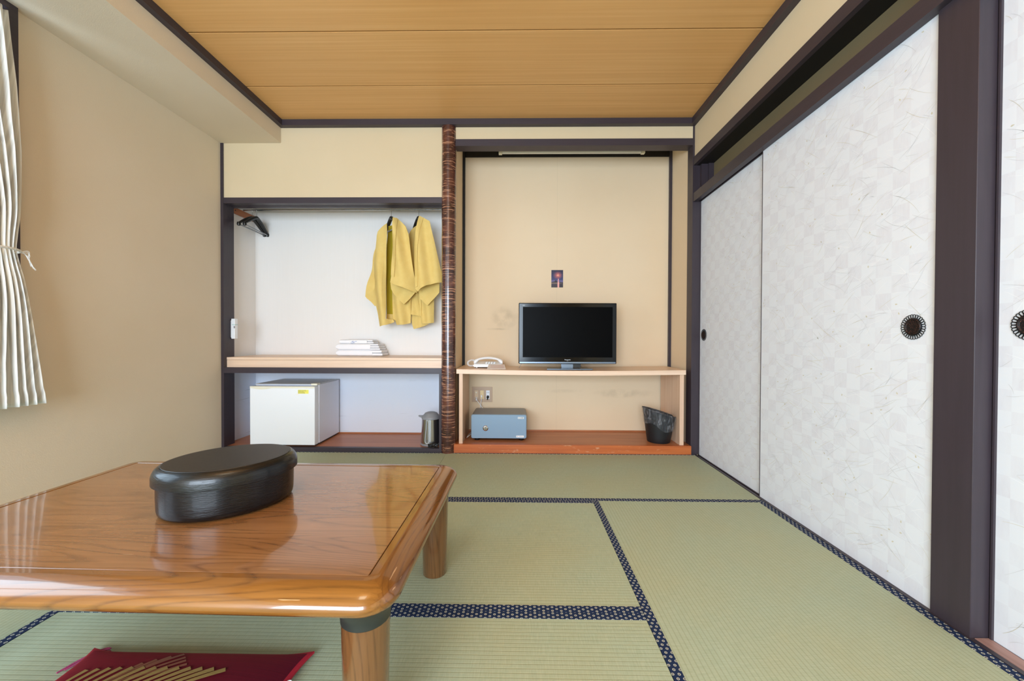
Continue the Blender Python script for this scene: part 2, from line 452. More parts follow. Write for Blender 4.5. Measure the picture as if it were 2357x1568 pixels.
# back wall panels above the closet and the alcove
bm = bmesh.new(); box(bm, -2.40, -.55, YB, YB+.06, 2.012, ZC)
finish('wall_back', bm, M_wall_up, kind='structure', label='cream wall panel above the closet opening', cat='wall')
bm = bmesh.new(); box(bm, -.55, 1.375, YB, YB+.06, 2.465, ZC)
finish('wall_back_strip', bm, M_wall_up, kind='structure', label='narrow cream wall strip above the alcove lintel', cat='wall')
bm = bmesh.new()
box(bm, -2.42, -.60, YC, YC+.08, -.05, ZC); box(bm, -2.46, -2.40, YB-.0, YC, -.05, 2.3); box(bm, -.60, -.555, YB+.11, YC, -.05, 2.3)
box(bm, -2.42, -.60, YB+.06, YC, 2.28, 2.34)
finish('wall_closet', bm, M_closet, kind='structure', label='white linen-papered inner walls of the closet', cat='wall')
bm = bmesh.new()
box(bm, -.55, 1.45, YA, YA+.1, -.05, ZC); box(bm, -.555, -.50, YB+.03, YA, -.05, ZC); box(bm, 1.362, 1.45, YB+.09, YA, -.05, ZC)
box(bm, -.55, 1.45, YB+.06, YA, 2.60, ZC+.03)
finish('wall_alcove', bm, M_linen, kind='structure', label='tan linen-papered walls of the alcove behind the television', cat='wall')
bm = bmesh.new()
box(bm, 1.37, 1.46, YR, YB, 2.318, ZC)
finish('wall_right', bm, M_wall_up, kind='structure', label='cream wall band above the long lintel on the right', cat='wall')

# trims
n_tr = [0]
def trim(parts, mat, label):
    n_tr[0] += 1
    bm = bmesh.new()
    for p in parts: box(bm, *p)
    return finish('trim_%d' % n_tr[0], bm, mat, kind='structure', label=label, cat='trim')
trim([(-1.845, 1.33, YB-.045, YB, 2.56, ZC)], M_dark_x, 'dark crown moulding along the back wall')
trim([(-1.88, -1.845, YR, YB, 2.56, ZC)], M_dark_y, 'dark crown moulding along the left beam')
trim([(1.33, 1.37, YR, YB, 2.56, ZC)], M_dark_y, 'dark crown moulding along the right wall')
trim([(-2.372, -2.338, YB-.008, YB+.11, 0, 2.442)], M_dark, 'dark corner post at the left of the closet')
trim([(-2.40, -2.345, YB+.002, YB+.11, 0, 2.012)], M_dark, 'dark inner jamb at the left of the closet')
bm = bmesh.new()
box(bm, -2.345, -.60, YB-.006, YB+.045, 1.967, 2.012); box(bm, -2.345, -.60, YB+.057, YB+.075, 1.967, 2.012); box(bm, -2.345, -.60, YB+.087, YB+.125, 1.967, 2.012)
box(bm, -2.345, -.60, YB-.002, YB+.12, 1.985, 2.010)
n_tr[0] += 1; finish('trim_%d' % n_tr[0], bm, M_dark_x, kind='structure', label='dark grooved lintel across the top of the closet', cat='trim')
trim([(-2.345, -.585, YB-.012, YB+.06, .621, .665)], M_dark_x, 'dark rail under the pale closet shelf')
trim([(-2.345, -.600, YB-.006, YB+.03, 0, .03)], M_dark_x, 'low dark sill at the foot of the closet')
trim([(-.622, -.604, YB-.004, YB+.11, 0, .621)], M_dark, 'thin dark jamb beside the bark post under the shelf')
trim([(-.50, 1.356, YB-.006, YB+.09, 2.412, 2.465)], M_dark_x, 'dark lintel across the top of the alcove')
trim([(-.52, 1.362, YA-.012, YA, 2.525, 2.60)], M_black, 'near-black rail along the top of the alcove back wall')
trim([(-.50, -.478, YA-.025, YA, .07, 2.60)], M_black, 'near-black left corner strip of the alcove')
trim([(1.340, 1.364, YA-.025, YA, .07, 2.60)], M_dark, 'dark right corner strip of the alcove')
trim([(1.356, 1.45, YB-.004, YB+.09, 0, 2.56)], M_dark, 'dark corner post between alcove and sliding doors')
# long woodwork over the sliding doors
bm = bmesh.new()
def slab_y(bm, x0, x1, ya, yb, za0, za1, zb0, zb1):
    vs = [bm.verts.new(p) for p in ((x0, ya, za0), (x1, ya, za0), (x1, yb, zb0), (x0, yb, zb0), (x0, ya, za1), (x1, ya, za1), (x1, yb, zb1), (x0, yb, zb1))]
    for q in ((0, 3, 2, 1), (4, 5, 6, 7), (0, 1, 5, 4), (1, 2, 6, 5), (2, 3, 7, 6), (3, 0, 4, 7)): bm.faces.new([vs[i] for i in q])
zk = lambda yy: 1.972 + (YB-yy)*.016
slab_y(bm, 1.360, 1.398, YR, YB-.004, zk(YR), zk(YR)+.066, zk(YB), 2.038)
slab_y(bm, 1.412, 1.418, YR, YB-.004, zk(YR), zk(YR)+.066, zk(YB), 2.038)
slab_y(bm, 1.436, 1.50, YR, YB-.004, zk(YR), zk(YR)+.066, zk(YB), 2.038)
slab_y(bm, 1.362, 1.49, YR, YB-.004, zk(YR)+.03, zk(YR)+.062, zk(YB)+.03, 2.035)
n_tr[0] += 1; finish('trim_%d' % n_tr[0], bm, M_dark_y, kind='structure', label='dark grooved head rail over the sliding doors', cat='trim')
trim([(1.387, 1.498, YR, YB-.004, 2.2548, 2.26)], M_black, 'near-black underside of the upper beam over the transom')  # thin near-black strip laid under the upper beam
trim([(1.360, 1.387, YR, YB-.004, 2.255, 2.318), (1.387, 1.52, YR, YB-.004, 2.2605, 2.318)], M_dark_y, 'dark upper beam above the transom on the right')
m = Mat('olive_brown_transom_cloth', .9, .2); m.color(m.mix(m.noise(scale=3, detail=3), '#6E6248', '#776B50')); m.bump(m.noise(scale=500), .2, .001); M_transom = m.m
bm = bmesh.new(); box(bm, 1.497, 1.53, YR, YB, 2.0, 2.27)
finish('wall_right_transom', bm, M_transom, kind='structure', label='recessed olive brown transom panel on the right', cat='wall')
trim([(1.41, 1.458, YB-.035, YB+.05, 1.99, 2.258), (1.458, 1.50, YB-.05, YB+.05, 1.99, 2.258)], M_dark, 'stub post closing the far end of the transom')
# floor track
trim([(1.382, 1.398, YR, YB-.004, -.05, .001), (1.412, 1.418, YR, YB-.004, -.05, .001), (1.446, 1.52, YR, YB-.004, -.05, .001), (1.398, 1.46, YR, YB-.004, -.05, -.012)], M_dark_y, 'dark grooved floor track under the sliding doors')
trim([(1.400, 1.444, YR, 1.23, -.011, .002)], M_sillpink, 'worn pinkish floor track beside the near door')
bm = bmesh.new(); box(bm, 1.388, 1.53, 1.232, 1.352, -.04, ZC, 0, .002)
n_tr[0] += 1; finish('trim_%d' % n_tr[0], bm, M_dark, kind='structure', label='broad dark pillar between the sliding doors', cat='trim')

# round bark post
bm = bmesh.new()
lathe(bm, [(.0565, 0), (.0565, .05)] + [(.0565 + .0008*math.sin(z*31), z) for z in [i*.06 for i in range(1, 43)]] + [(.0565, 2.56)], 0, 0, 48)
finish('round_post', bm, M_bark, smooth=True, loc=(-.549, 3.150, 0), label='polished round post in streaky brown cherry bark between closet and alcove', cat='post')

# ------------------------------------------------------------ tatami mats
def mat_(label, x0, x1, y0, y1, ax, heri):
    t = thing('tatami_mat', ((x0+x1)/2, (y0+y1)/2, -.05), label, 'straw mat', 'tatami mats covering the floor')
    cx, cy = t.location.x, t.location.y
    e = .0008
    bm = bmesh.new(); box(bm, x0-cx+e, x1-cx-e, y0-cy+e, y1-cy-e, 0, .05)
    finish('woven_surface', bm, M_tat[ax], t)
    for (a0, a1, b0, b1, hx) in heri:
        bm = bmesh.new(); box(bm, a0-cx+e, a1-cx-e, b0-cy+e, b1-cy-e, .046, .0512, 0, .0004)
        finish('border_cloth', bm, M_heri[hx], t)
H = .033
yb1, yb2, yb3, yb4 = YB-.010, 2.2295, 1.3215, .41
mat_('straw mat along the foot of the tokonoma step and bark post, right half', -.56, XR+.004, yb2, yb1, 0, [(-.56, XR+.004, yb1-.022, yb1, 0), (-.56, XR+.004, yb2, yb2+H, 0)])
mat_('straw mat along the foot of the closet with the refrigerator', -2.338, -.56, yb2, yb1, 0, [(-2.338, -.56, yb1-.022, yb1, 0), (-2.338, -.56, yb2, yb2+H, 0)])
mat_('straw mat under the far half of the low table', -1.52, .421, yb3, yb2, 0, [(-1.52, .421, yb2-H, yb2, 0), (-1.52, .421, yb3, yb3+H, 0)])
mat_('straw mat under the red cushion and the near table leg', -1.52, .421, yb4, yb3, 0, [(-1.52, .421, yb3-H, yb3, 0), (-1.52, .421, yb4, yb4+H, 0)])
mat_('straw mat running lengthwise beside the sliding doors', .421, XR+.004, yb4, yb2, 1, [(.421, .421+H, yb4, yb2, 1), (XR+.004-H, XR+.004, yb4, yb2, 1)])
mat_('straw mat running lengthwise along the left wall under the curtain', XL+.002, -1.52, yb4, yb2, 1, [(-1.52-H, -1.52, yb4, yb2, 1), (XL+.002, XL+.002+H, yb4, yb2, 1)])
mat_('straw mat across the room just in front of the viewer', -2.358, -.5, -.49, yb4, 0, [(-2.358, -.5, yb4-H, yb4, 0)])
mat_('straw mat across the room below the viewer by the near door', -.5, XR+.004, -.49, yb4, 0, [(-.5, XR+.004, yb4-H, yb4, 0)])

S('floor_rear', -2.358, XR+.004, YR, -.491, -.05, 0, M_tat[0], label='straw matting behind the viewer', cat='floor')
# ------------------------------------------------------------ sliding doors
def grass(bm, y0, y1, z0, z1, x, n, seed):
    rnd = random.Random(seed)
    def ribbon(p0, ang, L, bend, w, mi):
        pts = []; N = 7; a = ang; p = Vector(p0)
        for i in range(N+1):
            pts.append(p.copy()); p = p + Vector((math.cos(a), math.sin(a)))*(L/N); a += bend/N
        if any(not (y0+.004 < q.x < y1-.004 and z0+.004 < q.y < z1-.004) for q in pts): return
        prev = None
        for i, q in enumerate(pts):
            t = (pts[min(i+1, N)] - pts[max(i-1, 0)]).normalized(); nn = Vector((-t.y, t.x)); ww = w*(1-abs(i/N-.4)*1.2)
            v = (bm.verts.new((x, q.x+nn.x*ww, q.y+nn.y*ww)), bm.verts.new((x, q.x-nn.x*ww, q.y-nn.y*ww)))
            if prev: bm.faces.new((prev[0], prev[1], v[1], v[0])).material_index = mi
            prev = v
    for i in range(n):
        p = (rnd.uniform(y0, y1), rnd.uniform(z0, z1)); mi = rnd.choice((1, 2, 2, 3, 3))
        a = rnd.choice((rnd.uniform(2.2, 2.9), rnd.uniform(.2, .9)+PI, rnd.uniform(2.3, 3.3)))
        ribbon(p, a, rnd.uniform(.03, .14), rnd.uniform(-.7, .7), rnd.uniform(.00035, .0007), mi)
        if rnd.random() < .07:
            ribbon((p[0]+.01, p[1]+.01), rnd.uniform(0, 3), .009, .5, .0028, 1)
def pull(door, x, y, z, r):
    h = thing('door_pull', (x, y, z), 'black iron pull with petal rim', None); h.parent = door
    del h['label']
    bm = bmesh.new()
    def ring(r0, r1, xo, d):
        rings = []
        for (rr, dx) in ((r0, 0), (r0, -d), ((r0+r1)/2, -d*1.4), (r1, -d), (r1, 0)):
            rings.append([(xo+dx, rr*math.cos(2*PI*k/48), rr*math.sin(2*PI*k/48)) for k in range(48)])
        ring_loft(bm, rings)
    ring(r*.60, r*.70, 0, .003)
    K = 28
    for k in range(K):
        a = 2*PI*(k+.5)/K; ca, sa = math.cos(a), math.sin(a)
        hw = r*1.0*PI/K*.86
        pts = []
        for (rr, ww) in ((r*.68, .55), (r*.80, .80), (r*.90, 1.0), (r*.965, .8), (r*.995, .0), (r*.965, -.8), (r*.90, -1.0), (r*.80, -.80), (r*.68, -.55)):
            pts.append((-.0012, rr*ca - ww*hw*sa, rr*sa + ww*hw*ca))
        tube(bm, smooth_pts(pts, 2), .0011, 6)
    finish('petal_rim', bm, M_handle, h, smooth=True)
    bm = bmesh.new()
    rings = []
    for rr, dx in ((r*.66, -.004), (r*.62, -.0062), (r*.58, -.0062), (r*.54, -.0045), (r*.50, -.0025), (r*.3, -.0014), (.001, -.0012)):
        rings.append([(dx, rr*math.cos(2*PI*k/40), rr*math.sin(2*PI*k/40)) for k in range(40)])
    ring_loft(bm, rings, cap1=True)
    finish('cup', bm, M_rust, h, smooth=True)
def door(name, label, x, y0, y1, z0, z1, py, pz, seed, edge=False):
    d = thing(name, (0, 0, 0), label, 'sliding door'); d['kind'] = 'structure'
    e = .0045
    bm = bmesh.new(); box(bm, x+.001, x+.016, y0+e, y1-e, z0+.002, z1)
    if edge: grass(bm, y0+e, y1-e, z0+.02, z1, x+.0006, 1000, seed)
    else: grass(bm, y0+e, y1-e, z0+.02, z1, x+.0006, 1300, seed)
    finish('door_paper', bm, [M_paper]+M_stroke, d)
    bm = bmesh.new(); w2 = .016 if edge else e
    box(bm, x-.0004, x+.017, y0, y0+e, z0, z1); box(bm, x-.0004-(.006 if edge else 0), x+.017, y1-(.006 if edge else e), y1, z0, z1)
    box(bm, x-.0004, x+.017, y0, y1, z0-.003, z0+.004)
    finish('door_frame', bm, M_dark, d)
    pull(d, x, py, pz, .0445)
door('door_1', 'far sliding door panel of white chequered grass-pattern paper', 1.419, 2.27, YB-.006, -.006, 2.0, 3.063, .936, 3)
door('door_2', 'middle sliding door panel of white chequered grass-pattern paper, left of the broad pillar', 1.399, 1.34, 2.318, -.004, 2.02, 1.432, .958, 5)
door('door_3', 'nearest sliding door panel, right of the broad pillar at the picture edge', 1.447, .12, 1.228, -.004, 2.03, 1.147, .958, 9, True)
S('wall_right_backing', 1.55, 1.70, YR, YB, -.05, ZC, M_wall_up, label='hidden wall behind the sliding doors', cat='wall')

# ------------------------------------------------------------ closet fittings
t = thing('closet_shelf', (-1.475, 3.165, .665), 'pale wooden shelf board across the closet holding the towels', 'shelf')
bm = bmesh.new(); box(bm, -.869, .872, 0, .026, 0, .058, 0); finish('front_fascia', bm, M_beech, t)
bm = bmesh.new(); box(bm, -.869, .872, -.002, .445, .059, .08, 0, .002); finish('shelf_board', bm, M_beech, t, smooth=True)
B('closet_floor_board', -2.395, -.604, YB+.031, YC-.001, 0, .030, M_redfloor, label='reddish brown floor board inside the closet under the refrigerator', cat='floor board')
B('closet_skirting', -2.395, -.604, YC-.012, YC-.001, .0305, .040, M_redfloor, label='thin reddish strip at the foot of the closet back wall', cat='skirting')
t = thing('alcove_step', (.428, 3.14, 0), 'worn reddish orange wooden step under the television stand', 'step')
bm = bmesh.new(); box(bm, -.931, .9275, -.022, .012, -.0, .068, 0, .003); finish('step_front', bm, M_step, t, smooth=True)
bm = bmesh.new(); box(bm, -.925, .9275, .0125, .449, 0, .0675); finish('step_floor', bm, M_redfloor, t)
bm = bmesh.new(); box(bm, -.92, .92, .438, .449, .068, .078); finish('skirting_strip', bm, M_redfloor, t)

# hanging rod and wooden batten
t = thing('wooden_batten', (-2.398, 3.26, 1.945), 'reddish wooden batten on the closet side wall carrying the rod', 'batten')
bm = bmesh.new(); box(bm, .002, .022, 0, .33, .0, .05, 0, .002); finish('batten', bm, M_woodhook, t, smooth=True)
bm = bmesh.new()
bm.free()
for yy in (.06, .295):
    bm = bmesh.new(); tube(bm, [(.0215, yy, .025), (.0235, yy, .025)], .005, 10); finish('screw', bm, M_blackpl, t)
bm = bmesh.new(); tube(bm, [(-2.376, 3.42, 2.003), (-.601, 3.42, 2.003)], .0075, 12)
finish('clothes_rod', bm, M_steel, smooth=True, label='thin steel clothes rod across the top of the closet', cat='rod')

def make_hanger(loc, ang, label, span=.40, bar=True, drop=.17):
    t = thing('coat_hanger', loc, label, 'coat hanger', 'black coat hangers on the closet rod', ang)
    # local: rod axis crosses at origin, hanger spans local x
    bm = bmesh.new()
    pts = [(.0095*math.cos(a), 0, .0095*math.sin(a)) for a in [math.radians(q) for q in range(-30, 200, 20)]]
    pts = [(-p[0], 0, p[2]) for p in pts] ; pts = list(reversed(pts))
    pts = pts + [(.006, 0, -.02), (0, 0, -.045), (0, 0, -.075)]
    tube(bm, smooth_pts(pts, 1), .0016, 6)
    finish('hook', bm, M_chrome, t, smooth=True)
    bm = bmesh.new(); rings = []
    N = 22
    for i in range(N+1):
        s = -1 + 2*i/N; x = s*span/2
        z = -.068 - .095*abs(s)**1.25
        th = .017*(1-abs(s)**3*.45); hh = .016*(1-abs(s)**2*.35)
        rings.append([(x, th*math.cos(a), z + hh*math.sin(a)) for a in [2*PI*k/12 for k in range(12)]])
    ring_loft(bm, rings, True, True, True)
    for sgn in (-1, 1):
        r3 = [(sgn*span/2 + .0*math.cos(a), 0, 0) for a in range(2)]
        lathe(bm, [(.001, -.186), (.012, -.182), (.015, -.168), (.012, -.155), (.001, -.151)], sgn*span/2, 0, 12)
    finish('shoulder_bar', bm, M_blackpl, t, smooth=True)
    bm = bmesh.new(); tube(bm, [(-span/2, 0, -.172), (span/2, 0, -.172)], .0055, 8)
    finish('trouser_bar', bm, M_greypl, t, smooth=True)
    return t
make_hanger((-2.300, 3.42, 2.003), math.radians(94), 'empty black plastic coat hanger nearer the closet side wall', .37)
make_hanger((-2.262, 3.42, 2.003), math.radians(97), 'empty black plastic coat hanger, right one of the empty pair', .37)
h3 = make_hanger((-1.092, 3.42, 2.003), math.radians(-52), 'black plastic coat hanger holding the left mustard jacket', .27)
h4 = make_hanger((-.856, 3.42, 2.003), math.radians(-52), 'black plastic coat hanger holding the right mustard jacket', .25)

# cloth panels cut from an outline, with real folds and thickness
def cloth(name, outline, depth, mat, parent, thick=.0035, step=.012, inv=False):
    o2 = []
    n = len(outline)
    for i in range(n):
        a, b = Vector(outline[i]), Vector(outline[(i+1) % n]); k = max(1, int((b-a).length/step))
        for j in range(k): o2.append(a.lerp(b, j/k))
    m0 = len(o2)
    xs = [p.x for p in o2]; zs = [p.y for p in o2]
    pts = list(o2)
    def inside(p):
        c = False; j = m0-1
        for i in range(m0):
            a, b = o2[i], o2[j]
            if (a.y > p.y) != (b.y > p.y) and p.x < (b.x-a.x)*(p.y-a.y)/(b.y-a.y)+a.x: c = not c
            j = i
        return c
    x = min(xs); row = 0
    z = min(zs)
    while z < max(zs):
        x = min(xs) + (step/2 if row % 2 else 0)
        while x < max(xs):
            p = Vector((x, z))
            if inside(p) and min((q-p).length for q in o2) > step*.45: pts.append(p)
            x += step
        z += step*.87; row += 1
    res = geometry.delaunay_2d_cdt([Vector((p.x, p.y)) for p in pts], [], [list(range(m0))], 1, 1e-6)
    V, F = res[0], res[2]
    bm = bmesh.new(); ox, oy, oz = parent.location
    vs = [bm.verts.new((v.x-ox, depth(v.x, v.y)-oy, v.y-oz)) for v in V]
    for fc in F:
        try: bm.faces.new([vs[i] for i in fc])
        except ValueError: pass
    bmesh.ops.recalc_face_normals(bm, faces=bm.faces)
    r = bmesh.ops.solidify(bm, geom=bm.faces[:], thickness=thick)
    return finish(name, bm, mat, parent, smooth=True)

def sc(o, k): return [(x*k, .92+(z-.92)*k) for x, z in o]
def nz(x, z, s=7, seed=0): return noise.noise(Vector((x*s, z*s*.45, seed)))
t = thing('mustard_jacket', (-1.08, 3.42, 1.0), 'mustard yellow happi jacket hanging open on the left, lining visible', 'jacket', 'mustard jackets on the closet rod')
cloth('left_front', [(-1.114, 1.87), (-1.145, 1.846), (-1.187, 1.801), (-1.198, 1.771), (-1.217, 1.651), (-1.24, 1.502), (-1.266, 1.352), (-1.247, 1.262), (-1.221, 1.149), (-1.179, 1.001), (-1.115, 1.014), (-1.056, 1.041), (-1.07, 1.06), (-1.121, 1.063), (-1.125, 1.322), (-1.126, 1.412), (-1.121, 1.547), (-1.115, 1.696), (-1.112, 1.823)],
      lambda x, z: 3.372 + .05*max(0, (-1.13-x)/.12)**2 - .020*math.sin((x+z*.12)*48)*min(1, (1.9-z)*2) + .035*nz(x, z, 9, 1), M_must, t)
cloth('left_sleeve', [(-1.215, 1.72), (-1.236, 1.66), (-1.262, 1.57), (-1.289, 1.443), (-1.332, 1.264), (-1.32, 1.246), (-1.281, 1.214), (-1.25, 1.18), (-1.20, 1.2), (-1.19, 1.5)],
      lambda x, z: 3.445 + .02*math.sin(z*22) + .01*nz(x, z, 9, 3), M_must, t)
cloth('lining', [(-1.135, 1.88), (-1.096, 1.885), (-1.06, 1.868), (-1.06, 1.562), (-1.07, 1.332), (-1.088, 1.109), (-1.149, 1.109), (-1.153, 1.408), (-1.15, 1.715)],
      lambda x, z: 3.472 + .006*math.sin(x*60), M_lining, t)
cloth('back_hem', [(-1.150, 1.112), (-1.072, 1.108), (-1.055, 1.055), (-1.11, 1.06), (-1.15, 1.07)],
      lambda x, z: 3.465 + .006*math.sin(x*120), M_must, t)
cloth('right_sleeve', sc([(-1.042, 1.905), (-1.02, 1.910), (-.986, 1.882), (-.952, 1.845), (-.926, 1.778), (-.911, 1.645), (-.881, 1.423), (-.866, 1.289), (-.911, 1.304), (-.971, 1.33), (-1.031, 1.348), (-1.083, 1.374), (-1.072, 1.422), (-1.062, 1.615), (-1.055, 1.763), (-1.049, 1.845)], .983),
      lambda x, z: 3.278 + .06*max(0, (x+.99)/.1)**2*.5 + .05*max(0, (-1.03-x)/.05)**2*.3 - .022*math.sin((x - (1.9-z)*.16 + .1)*52)*min(1, max(0, (z-1.35)*3)) + .03*nz(x, z, 8, 5), M_must, t)
cloth('sleeve_flap', [(-1.091, 1.378), (-1.04, 1.358), (-.98, 1.338), (-.919, 1.312), (-.872, 1.293), (-.919, 1.24), (-.976, 1.189), (-1.017, 1.225), (-1.055, 1.27), (-1.081, 1.318)],
      lambda x, z: 3.392 - .015*math.sin((x-z*.6)*26) + .01*nz(x, z, 9, 7), M_must, t)
cloth('right_front', [(-1.097, 1.363), (-1.04, 1.39), (-.94, 1.34), (-.925, 1.25), (-.927, 1.137), (-.933, 1.032), (-.988, 1.017), (-1.051, 1.015), (-1.064, 1.053), (-1.083, 1.068), (-1.091, 1.212)],
      lambda x, z: 3.425 - .020*math.sin((x+z*.15)*50) + .012*nz(x, z, 9, 9), M_must, t)
cloth('collar_band', sc([(-1.043, 1.908), (-1.050, 1.845), (-1.056, 1.763), (-1.063, 1.615), (-1.073, 1.430), (-1.045, 1.418), (-1.030, 1.60), (-1.022, 1.76), (-1.017, 1.85), (-1.012, 1.905)], .981),
      lambda x, z: 3.268 + .05*max(0, (-1.03-x)/.05)**2*.3 - .022*math.sin((x - (1.9-z)*.16 + .1)*52)*min(1, max(0, (z-1.35)*3)) + .03*nz(x, z, 8, 5), M_must, t)
cloth('collar_band', [(-1.112, 1.873), (-1.110, 1.823), (-1.113, 1.70), (-1.119, 1.547), (-1.124, 1.412), (-1.119, 1.063), (-1.143, 1.060), (-1.150, 1.412), (-1.146, 1.55), (-1.141, 1.70), (-1.136, 1.852)],
      lambda x, z: 3.364 - .020*math.sin((x+z*.12)*48)*min(1, (1.9-z)*2) + .035*nz(x, z, 9, 1), M_must, t)
t = thing('mustard_jacket', (-.80, 3.42, 1.0), 'mustard yellow happi jacket hanging closed on the right, next to the bark post', 'jacket', 'mustard jackets on the closet rod')
cloth('left_front', [(-.880, 1.889), (-.906, 1.862), (-.948, 1.809), (-.951, 1.748), (-.936, 1.634), (-.917, 1.512), (-.905, 1.421), (-.894, 1.345), (-.858, 1.30), (-.868, 1.558), (-.876, 1.725)],
      lambda x, z: 3.455 + .012*math.sin(x*70) + .01*nz(x, z, 9, 11), M_must, t)
cloth('right_sleeve', sc([(-.826, 1.924), (-.792, 1.911), (-.74, 1.878), (-.725, 1.808), (-.703, 1.704), (-.673, 1.556), (-.65, 1.445), (-.644, 1.377), (-.71, 1.363), (-.769, 1.345), (-.814, 1.319), (-.844, 1.293), (-.863, 1.319), (-.87, 1.408), (-.874, 1.541), (-.867, 1.704), (-.852, 1.815), (-.837, 1.882)], .983),
      lambda x, z: 3.278 + .07*max(0, (x+.76)/.1)**2*.5 + .05*max(0, (-.83-x)/.04)**2*.3 - .017*math.sin((x - (1.9-z)*.12)*50) + .03*nz(x, z, 8, 13), M_must, t)
cloth('sleeve_flap', [(-.846, 1.302), (-.814, 1.329), (-.769, 1.355), (-.716, 1.372), (-.669, 1.377), (-.673, 1.293), (-.716, 1.24), (-.769, 1.18), (-.799, 1.203), (-.836, 1.24)],
      lambda x, z: 3.392 - .012*math.sin((x+z*.5)*30) + .01*nz(x, z, 9, 15), M_must, t)
cloth('right_front', [(-.879, 1.28), (-.834, 1.40), (-.728, 1.36), (-.728, 1.035), (-.781, 1.026), (-.83, 1.027), (-.834, 1.069), (-.849, 1.144), (-.864, 1.212)],
      lambda x, z: 3.425 - .018*math.sin((x+z*.1)*55) + .01*nz(x, z, 9, 17), M_must, t)
cloth('left_lower_front', [(-.936, 1.228), (-.881, 1.33), (-.84, 1.25), (-.835, 1.091), (-.9, 1.1), (-.938, 1.111), (-.934, 1.175)],
      lambda x, z: 3.448 - .008*math.sin((x+z*.2)*70), M_must, t)
cloth('back_hem', [(-.936, 1.14), (-.83, 1.14), (-.842, 1.028), (-.778, 1.025), (-.859, .994), (-.912, .981), (-.926, 1.024)],
      lambda x, z: 3.475 + .006*math.sin(x*90), M_must, t)

cloth('collar_band', sc([(-.828, 1.923), (-.838, 1.882), (-.853, 1.815), (-.868, 1.704), (-.875, 1.541), (-.871, 1.408), (-.865, 1.33), (-.845, 1.34), (-.843, 1.408), (-.842, 1.54), (-.836, 1.70), (-.822, 1.81), (-.806, 1.88), (-.797, 1.913)], .981),
      lambda x, z: 3.268 + .05*max(0, (-.83-x)/.04)**2*.3 - .017*math.sin((x - (1.9-z)*.12)*50) + .03*nz(x, z, 8, 13), M_must, t)
# towels
def folded(bm, x0, x1, y0, y1, z0, z1, layers, mi=0):
    """a cloth folded into soft layers: one smooth rounded fold in front, layer ends showing at the right"""
    def slab(xa, xb, ya, yb, za, zb, round_left):
        h = zb-za; zc = (za+zb)/2; prof = []; n = 10
        if round_left:
            for i in range(n+1):
                a = -PI/2 - PI*i/n; prof.append((xa + h*.45 + h*.45*math.cos(a), zc + h*.5*math.sin(a)))
            prof = list(reversed(prof)); prof = [(xb, zb), ] + prof + [(xb, za)]
        else:
            r = h*.35
            prof = [(xa, za), (xa, zb), (xb-r, zb), (xb-r*.3, zb-r*.3), (xb, zc), (xb-r*.3, za+r*.3), (xb-r, za)]
        rings = []
        for yy, k in ((ya+.000, .55), (ya+.004, .80), (ya+.010, .95), (ya+.02, 1), (yb-.02, 1), (yb-.006, .9), (yb, .6)):
            rings.append([(p[0], yy, zc+(p[1]-zc)*k) for p in prof])
        ring_loft(bm, rings, True, True, True, mi)
    xm = x1 - (x1-x0)*.22
    slab(x0, xm, y0, y1, z0, z1, True)
    h = (z1-z0)/layers
    for k in range(layers): slab(xm+.0002, x1-.008*((k*7) % 3), y0+.003, y1-.002, z0+h*k+.0004, z0+h*(k+1)-.0006, False)
TX = -1.37
def towel(label, w, y0, y1, z0, z1, layers, dx=0, extra=None):
    t = thing('folded_towel', (TX+dx, 3.49, z0), label, 'towel', 'white towels stacked on the closet shelf')
    bm = bmesh.new(); folded(bm, -w/2, w/2, y0, y1, 0, z1-z0, layers)
    finish('folded_cloth', bm, M_towel, t, smooth=True)
    return t
towel('thick white folded towel at the bottom of the stack on the shelf', .405, -.075, .09, .7455, .797, 2, .0)
towel('white folded towel in the middle of the stack', .385, -.075, .085, .797, .852, 3, -.012)
t = towel('thin white printed towel on top of the stack, blue mark on its band', .30, -.062, .06, .852, .886, 2, -.03)
bm = bmesh.new(); box(bm, -.06, .095, -.0655, -.062, .002, .030); finish('paper_band', bm, M_whitepl, t)
bm = bmesh.new()
for (x, z, r) in ((-.035, .008, .010), (-.028, .019, .007), (-.018, .010, .005)):
    pts = [(x+r*math.cos(a), -.0662, z+r*.6*math.sin(a)) for a in [2*PI*k/14 for k in range(15)]]
    tube(bm, pts, .0012, 5)
box(bm, -.014, .006, -.0668, -.0655, .018, .021)
finish('blue_mark', bm, M_blueink, t)

# white remote holder on the closet jamb
t = thing('remote_control', (-2.3445, 3.222, .892), 'slim white remote control with a green line, mounted on the closet jamb', 'remote control')
bm = bmesh.new(); box(bm, .0, .012, -.012, .012, .01, .150, 0, .003); finish('holder', bm, M_whitepl, t, smooth=True)
bm = bmesh.new(); box(bm, .0122, .043, -.018, .018, .0, .164, 0, .004); finish('remote_body', bm, M_white, t, smooth=True)
bm = bmesh.new(); box(bm, .020, .0434, -.0184, .0184, .114, .1165); finish('green_line', bm, plain('teal_line', '#4FB3A6', .5), t)
bm = bmesh.new(); box(bm, .034, .0434, -.0186, -.0181, .086, .104); finish('small_display', bm, M_greypl, t)

